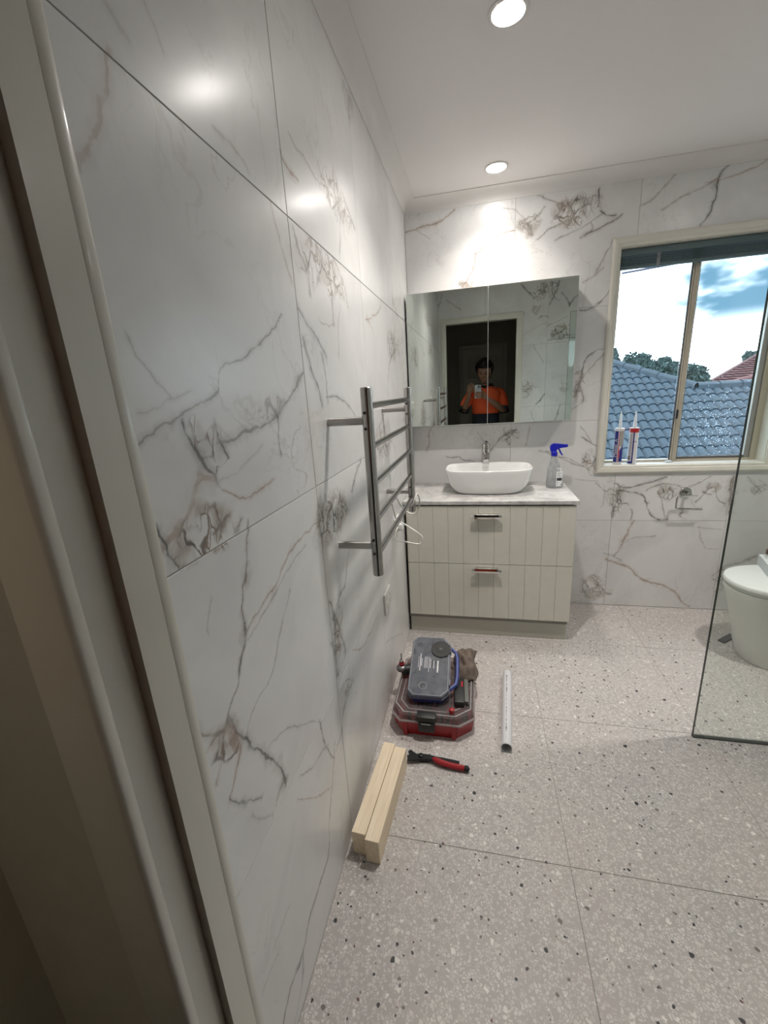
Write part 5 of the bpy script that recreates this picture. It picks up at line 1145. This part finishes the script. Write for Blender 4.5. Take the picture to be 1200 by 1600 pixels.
for nm, lab, a, n_, sd_, spk in (
    ('conifer', 'slim pointed tree behind the blue roof at its left', (3.93, 13, 1.98, .24, 12.0), 900, 1, True),
    ('leafy_tree', 'rounded tree rising highest behind the ridge in the left pane', (4.52, 13, 1.64, .42, 13.2), 2300, 2, False),
    ('leafy_tree', 'dense low tree behind the ridge next to the window mullion', (5.12, 13, 1.50, .41, 14.9), 2300, 3, False),
    ('leafy_tree', 'tree between the blue roof and the red roof', (5.70, 12.6, 1.28, .38, 13.2), 2000, 4, False),
    ('leafy_tree', 'low bushy tree at the far left behind the blue roof', (4.02, 13.5, 1.68, .34, 15.2), 1500, 5, False),
    ('leafy_tree', 'small round tree top rising above the red roof', (11.24, 21, 1.95, .24, 21), 500, 6, False)):
    c_, R_ = far(*a); tree(nm, lab, c_, R_, n_, sd_, spk, .055 * a[4] / 13)

# ================================================================== THE PERSON WITH THE PHONE (seen in the mirror)
pe = thing('person', 'person in orange and navy work shirt photographing with a phone in the doorway', 'person')
SK = simple('skin', (.36, .20, .13), .55, var=.08, scale=12)
def skinned(name, verts, edges, mat, parent, sub=1, root=0, remesh=None):
    """verts = [(x, y, z, rx, ry)]"""
    me = bpy.data.meshes.new(name); me.from_pydata([v[:3] for v in verts], edges, [])
    o = bpy.data.objects.new(name, me); COL.objects.link(o); o.parent = parent
    sk = o.modifiers.new('skin', 'SKIN'); sk.use_smooth_shade = True; sk.branch_smoothing = .6
    lay = me.skin_vertices[0].data if me.skin_vertices else None
    if lay is None:
        bm = bmesh.new(); bm.from_mesh(me); bm.verts.layers.skin.verify(); bm.to_mesh(me); bm.free(); lay = me.skin_vertices[0].data
    for i, v in enumerate(verts):
        lay[i].radius = (v[3], v[4] if len(v) > 4 else v[3]); lay[i].use_root = (i == root)
    if sub: s_ = o.modifiers.new('sub', 'SUBSURF'); s_.levels = sub; s_.render_levels = sub
    if remesh: r_ = o.modifiers.new('remesh', 'REMESH'); r_.mode = 'VOXEL'; r_.voxel_size = remesh; r_.use_smooth_shade = True
    dg = bpy.context.evaluated_depsgraph_get(); dg.update()
    m2 = bpy.data.meshes.new_from_object(o.evaluated_get(dg)); m2.name = name
    o.modifiers.clear(); o.data = m2; m2.materials.clear(); m2.materials.append(mat)
    for p in m2.polygons: p.use_smooth = True
    return o
V_, E_ = [], []
def chain(pts, start=None):
    last = start
    for p in pts:
        V_.append(p)
        if last is not None: E_.append((last, len(V_) - 1))
        last = len(V_) - 1
    return last
CX = .492
pelv = chain([(CX, -.345, .93, .125, .10)])
chest = chain([(CX, -.345, 1.05, .118, .092), (CX, -.345, 1.18, .13, .10), (CX, -.350, 1.29, .135, .098)], pelv)
neck = chain([(CX - .004, -.350, 1.385, .062, .058), (.487, -.338, 1.445, .052, .052)], chest)
# arms: right (+x), left
shR = chain([(CX + .115, -.365, 1.335, .062), (CX + .172, -.355, 1.315, .054), (.690, -.310, 1.20, .044), (.698, -.262, 1.108, .040), (.640, -.190, 1.165, .040), (.560, -.135, 1.225, .032), (.502, -.098, 1.268, .0245, .021)], chest)
shL = chain([(CX - .115, -.365, 1.335, .062), (CX - .172, -.360, 1.315, .054), (.262, -.320, 1.215, .043), (.236, -.275, 1.135, .040), (.262, -.205, 1.210, .040), (.292, -.145, 1.285, .031), (.305, -.115, 1.338, .0235, .020)], chest)
# legs
for s_ in (-1, 1):
    chain([(CX + s_ * .085, -.345, .86, .085), (CX + s_ * .095, -.335, .66, .072), (CX + s_ * .10, -.330, .48, .056), (CX + s_ * .105, -.345, .30, .050), (CX + s_ * .108, -.352, .10, .036)], pelv)
body = skinned('body', V_, E_, SK, pe, 2, 0)
# head: sculpted ball with brow, nose, jaw; hands with five fingers; fused with the body into one surface
bm = bmesh.new(); bm.from_mesh(body.data)
HC = Vector((.474, -.318, 1.560)); RX, RY, RZ = .081, .100, .118
tilt = Matrix.Rotation(radians(-16), 3, 'X') @ Matrix.Rotation(radians(10), 3, 'Z')   # looks down towards the screen
def H(p): return HC + tilt @ Vector(p)
g = bmesh.ops.create_uvsphere(bm, u_segments=40, v_segments=28, radius=1)
for v in g['verts']:
    x_, y_, z_ = v.co
    ax = RX * (1 - .22 * max(0, -z_) ** 1.3); p = Vector((x_ * ax, y_ * RY, z_ * RZ))
    if z_ < -.3 and y_ > 0: p.y += .010 * min(1, (-z_ - .3) * 2) * y_
    if y_ > 0:
        e = math.exp(-(((abs(x_) - .36) / .20) ** 2 + ((z_ - .02) / .13) ** 2)); p.y -= .013 * e
        b_ = math.exp(-(((z_ - .20) / .09) ** 2)) * math.exp(-((x_ / .6) ** 4)); p.y += .006 * b_
    v.co = H(p)
def blob(c, sc, rot=None, r=1):
    gg = bmesh.ops.create_icosphere(bm, subdivisions=2, radius=r)
    for v in gg['verts']:
        q = Vector((v.co.x * sc[0], v.co.y * sc[1], v.co.z * sc[2]))
        if rot: q = rot @ q
        v.co = H(Vector(c) + q)
blob((0, .097, -.016), (.010, .013, .024)); blob((0, .102, -.030), (.0145, .011, .010))
blob((0, .0805, -.062), (.022, .008, .0055)); blob((0, .0775, -.072), (.019, .008, .0055)); blob((0, .060, -.098), (.022, .014, .012))
for s_ in (-1, 1): blob((s_ * .074, -.004, -.012), (.009, .018, .031))
def finger(pts, rads, seg=10):
    tube(bm, smooth_path(pts, 4), [rads[min(int(i / 4), len(rads) - 1)] * (1 - .25 * (i % 4) / 4 * (1 if int(i / 4) == len(rads) - 1 else 0)) for i in range(4 * (len(pts) - 1) + 1)], seg)
    icos(bm, pts[-1], rads[-1] * .95, 2)
def palm(a, b_, across, w, t):
    a, b_, across = Vector(a), Vector(b_), Vector(across).normalized(); d = (b_ - a); n_ = d.normalized().cross(across)
    rings = []
    for k, (ww, tt) in enumerate(((.55, .9), (.85, 1), (1, 1.05), (1, .95), (.92, .75))):
        c = a + d * (k / 4)
        rings.append([tuple(c + across * (w * ww * math.copysign(abs(cos(q)) ** .7, cos(q))) + n_ * (t * tt * math.copysign(abs(sin(q)) ** .7, sin(q)))) for q in [2 * pi * j / 14 for j in range(14)]])
    loft(bm, rings, True, True, True)
# right hand supports the phone from below: palm behind it, fingers across its back
palm((.505, -.098, 1.268), (.446, -.058, 1.318), (.30, .10, .95), .034, .0125)
for k, (zz, ln) in enumerate(((1.338, .050), (1.320, .056), (1.302, .052), (1.286, .040))):
    finger([(.446 + .004 * k, -.052, zz - .004), (.441, -.0295, zz), (.428, -.0185, zz + .001), (.428 - ln, -.0195, zz + .002)], [.0088, .0085, .0078, .0070])
finger([(.462, -.072, 1.320), (.452, -.072, 1.345), (.436, -.062, 1.362), (.420, -.058, 1.372)], [.0115, .0105, .0098, .0085])
# left hand raised beside the phone, thumb and forefinger nearly pinched
palm((.304, -.118, 1.335), (.308, -.090, 1.402), (.95, .05, .0), .036, .013)
finger([(.334, -.088, 1.400), (.344, -.070, 1.428), (.347, -.050, 1.424), (.345, -.040, 1.408)], [.0088, .0082, .0076, .0068])
finger([(.318, -.084, 1.404), (.322, -.064, 1.436), (.330, -.042, 1.436), (.334, -.032, 1.418)], [.009, .0084, .0078, .0070])
finger([(.302, -.084, 1.402), (.302, -.062, 1.430), (.308, -.042, 1.428), (.314, -.034, 1.410)], [.0088, .008, .0074, .0066])
finger([(.287, -.088, 1.394), (.285, -.068, 1.416), (.290, -.052, 1.414), (.296, -.045, 1.400)], [.0078, .0072, .0066, .0060])
finger([(.326, -.104, 1.352), (.346, -.080, 1.366), (.352, -.058, 1.384), (.347, -.045, 1.398)], [.0115, .0105, .0096, .0082])
bm.to_mesh(body.data); bm.free()
rm = body.modifiers.new('fuse', 'REMESH'); rm.mode = 'VOXEL'; rm.voxel_size = .0042; rm.use_smooth_shade = True
sm_ = body.modifiers.new('soften', 'SMOOTH'); sm_.factor = .5; sm_.iterations = 2
# eyes, brows, hair
for s_ in (-1, 1):
    bm = B(); icos(bm, H((s_ * .027, .0825, .004)), .0105, 2, (1, .8, .62)); obj('eye', bm, simple('dark_eye', (.02, .014, .012), .25), pe, 'all')
    bm = B(); tube(bm, [tuple(H(p)) for p in ((s_ * .012, .0965, .020), (s_ * .026, .0935, .026), (s_ * .044, .0815, .022))], [.0022, .0034, .002], 8); tag(obj('eyebrow', bm, M['black'], pe, True), 'dark eyebrow')
bm = B(); tube(bm, [tuple(H(p)) for p in ((-.022, .0815, -.067), (-.010, .0875, -.0665), (0, .0880, -.0675), (.010, .0875, -.0665), (.022, .0815, -.067))], [.0012, .0036, .0040, .0036, .0012], 10); tag(obj('mouth', bm, simple('lips', (.20, .085, .07), .5), pe, 'all'), 'closed mouth')
bm = B(); g = bmesh.ops.create_icosphere(bm, subdivisions=5, radius=1)
for v in list(g['verts']):
    x_, y_, z_ = v.co
    top = max(0, z_)
    p = Vector((x_ * (RX + .010), y_ * (RY + .009) - .004, z_ * (RZ + .004) + .004))
    p += Vector((0, .010, .048)) * top ** .7 + Vector((x_ * .022, y_ * .012, 0)) * math.sin(min(1, top * 1.3) * pi)
    p += Vector((x_, y_, z_)) * .007 * (mnoise.noise(Vector((x_ * 9, y_ * 9, z_ * 9))) + .4 * mnoise.noise(Vector((x_ * 26, y_ * 26, z_ * 26))))
    cut = .50 if y_ > .15 else (-.10 if abs(x_) > .5 and y_ > -.25 else -.62)
    v.co = H(p) if z_ > cut else H(Vector((x_ * RX * .86, y_ * RY * .80, z_ * RZ * .9)))
obj('hair', bm, simple('black_hair', (.010, .009, .009), .55, bump=.8, bscale=300), pe, 'all')
# clothes as close shells
OR = simple('hi_vis_orange_cloth', (.95, .13, .035), .7, var=.06, scale=8, bump=.25, bscale=500)
NV = simple('navy_cloth', (.010, .011, .020), .8, var=.15, scale=8)
def garment(name, rings, mat, cap=False):
    bm = B(); out = []
    for r_ in rings:
        cx_, cy_, z_, a, b_ = r_[:5]
        out.append([(cx_ + a * math.copysign(abs(cos(q)) ** .8, cos(q)), cy_ + b_ * math.copysign(abs(sin(q)) ** .8, sin(q)) , z_ + (r_[5] * cos(q) ** 2 if len(r_) > 5 else 0)) for q in [2 * pi * k / 40 for k in range(40)]])
    loft(bm, out, True, cap, cap)
    for v in bm.verts: v.co += Vector((0, 1, 0)) * .006 * mnoise.noise(v.co * 9) + Vector((1, 0, 0)) * .004 * mnoise.noise(v.co * 13 + Vector((3, 0, 0)))
    o = obj(name, bm, mat, pe, 'all'); s_ = o.modifiers.new('thickness', 'SOLIDIFY'); s_.thickness = .003; s_.offset = 1; return o
garment('shirt', [(CX, -.345, 1.088, .158, .118), (CX, -.345, 1.16, .162, .122), (CX, -.345, 1.23, .170, .126), (CX, -.350, 1.30, .185, .122, -.005), (CX, -.353, 1.345, .182, .108, -.018), (CX, -.353, 1.375, .130, .090, -.012), (CX - .002, -.350, 1.398, .084, .074, 0)], OR)
tag(garment('shirt_tail', [(CX, -.345, .885, .160, .120), (CX, -.345, .97, .158, .118), (CX, -.345, 1.05, .157, .117), (CX, -.345, 1.089, .1575, .1175)], NV), 'navy lower part of the shirt')
garment('trousers', [(CX, -.345, .80, .158, .112), (CX, -.345, .88, .155, .115), (CX, -.345, .94, .148, .110)], NV, False)
for s_ in (-1, 1):
    bm = B(); tube(bm, smooth_path([(CX + s_ * .082, -.345, .84), (CX + s_ * .093, -.335, .66), (CX + s_ * .10, -.330, .48), (CX + s_ * .105, -.343, .30), (CX + s_ * .108, -.350, .075)], 4), [.100, .097, .094, .09, .086, .083, .080, .076, .072, .070, .068, .066, .064, .062, .060, .060, .060], 20); tag(obj('trouser_leg', bm, NV, pe, True), 'dark trouser leg')
    bm = B(); rings = [[(CX + s_ * .11 + a * cos(q), -.315 + b_ * sin(q), z_) for q in [2 * pi * k / 24 for k in range(24)]] for z_, a, b_ in ((.0003, .048, .135), (.02, .050, .138), (.05, .046, .120), (.085, .044, .075), (.13, .046, .060))]
    for r_ in rings[3:]:
        for k in range(len(r_)): r_[k] = (r_[k][0], r_[k][1] - .035, r_[k][2])
    loft(bm, rings, True, True, True); obj('boot', bm, M['black'], pe, True)
# collar
bm = B(); rings = []
for r_, z_ in ((.082, 1.392), (.074, 1.418), (.078, 1.432), (.096, 1.400)):
    rings.append([(CX - .004 + r_ * 1.02 * cos(q), -.349 + r_ * .90 * sin(q), z_ - .022 * max(0, sin(q)) ** 2) for q in [2 * pi * k / 36 for k in range(36)]])
loft(bm, rings, True); o = obj('collar', bm, NV, pe, 'all'); tag(o, 'navy collar')
# sleeves, widening to a navy cuff at the elbow
def sleeve(pts, rads):
    bm = B(); tube(bm, smooth_path(pts, 5), [rads[0] + (rads[1] - rads[0]) * i / (5 * (len(pts) - 1)) for i in range(5 * (len(pts) - 1) + 1)], 22, cap=False)
    for v in bm.verts: v.co += v.co.normalized() * .005 * mnoise.noise(v.co * 16)
    o = obj('sleeve', bm, OR, pe, 'all'); s_ = o.modifiers.new('thickness', 'SOLIDIFY'); s_.thickness = .003; s_.offset = 1
def cuff(a, b_, r_):
    bm = B(); tube(bm, [a, b_], r_, 22, cap=False); o = obj('cuff', bm, NV, pe, 'all'); s_ = o.modifiers.new('thickness', 'SOLIDIFY'); s_.thickness = .004; s_.offset = 1; tag(o, 'navy sleeve cuff')
sleeve([(CX + .075, -.358, 1.318), (CX + .160, -.358, 1.312), (.688, -.320, 1.220), (.700, -.272, 1.135)], (.060, .056)); cuff((.6985, -.278, 1.145), (.703, -.255, 1.100), .058)
sleeve([(CX - .075, -.358, 1.318), (CX - .160, -.360, 1.312), (.264, -.328, 1.228), (.240, -.288, 1.165)], (.060, .054)); cuff((.2415, -.293, 1.172), (.232, -.268, 1.118), .056)

ph = thing('phone', 'silver phone held up by the person in the doorway', 'phone', (.3985, -.0365, 1.347))
bm = B(); box(bm, -.0363, .0363, -.004, .004, -.0745, .0745, .0035, 3); obj('case', bm, simple('silver_case', (.50, .52, .55), .3, .2), ph, True)
bm = B(); box(bm, -.033, .033, -.0046, -.0041, -.071, .071); tag(obj('screen', bm, simple('phone_screen', (.02, .02, .02), .1, emit=(.55, .6, .65), estr=.6), ph), 'lit screen')
bm = B(); box(bm, -.002, .032, .0042, .0062, .036, .070, .0015, 2); cb = obj('camera_block', bm, simple('silver_glass', (.42, .45, .48), .2), ph, True)
for lx, lz in ((.006, .062), (.006, .044), (.023, .053)):
    bm = B(); lathe(bm, [(.0072, .0063), (.0072, .0078), (.0060, .0080), (0, .0079)], 20, (lx, 0, lz), 'y'); obj('lens', bm, M['black'], ph, True)
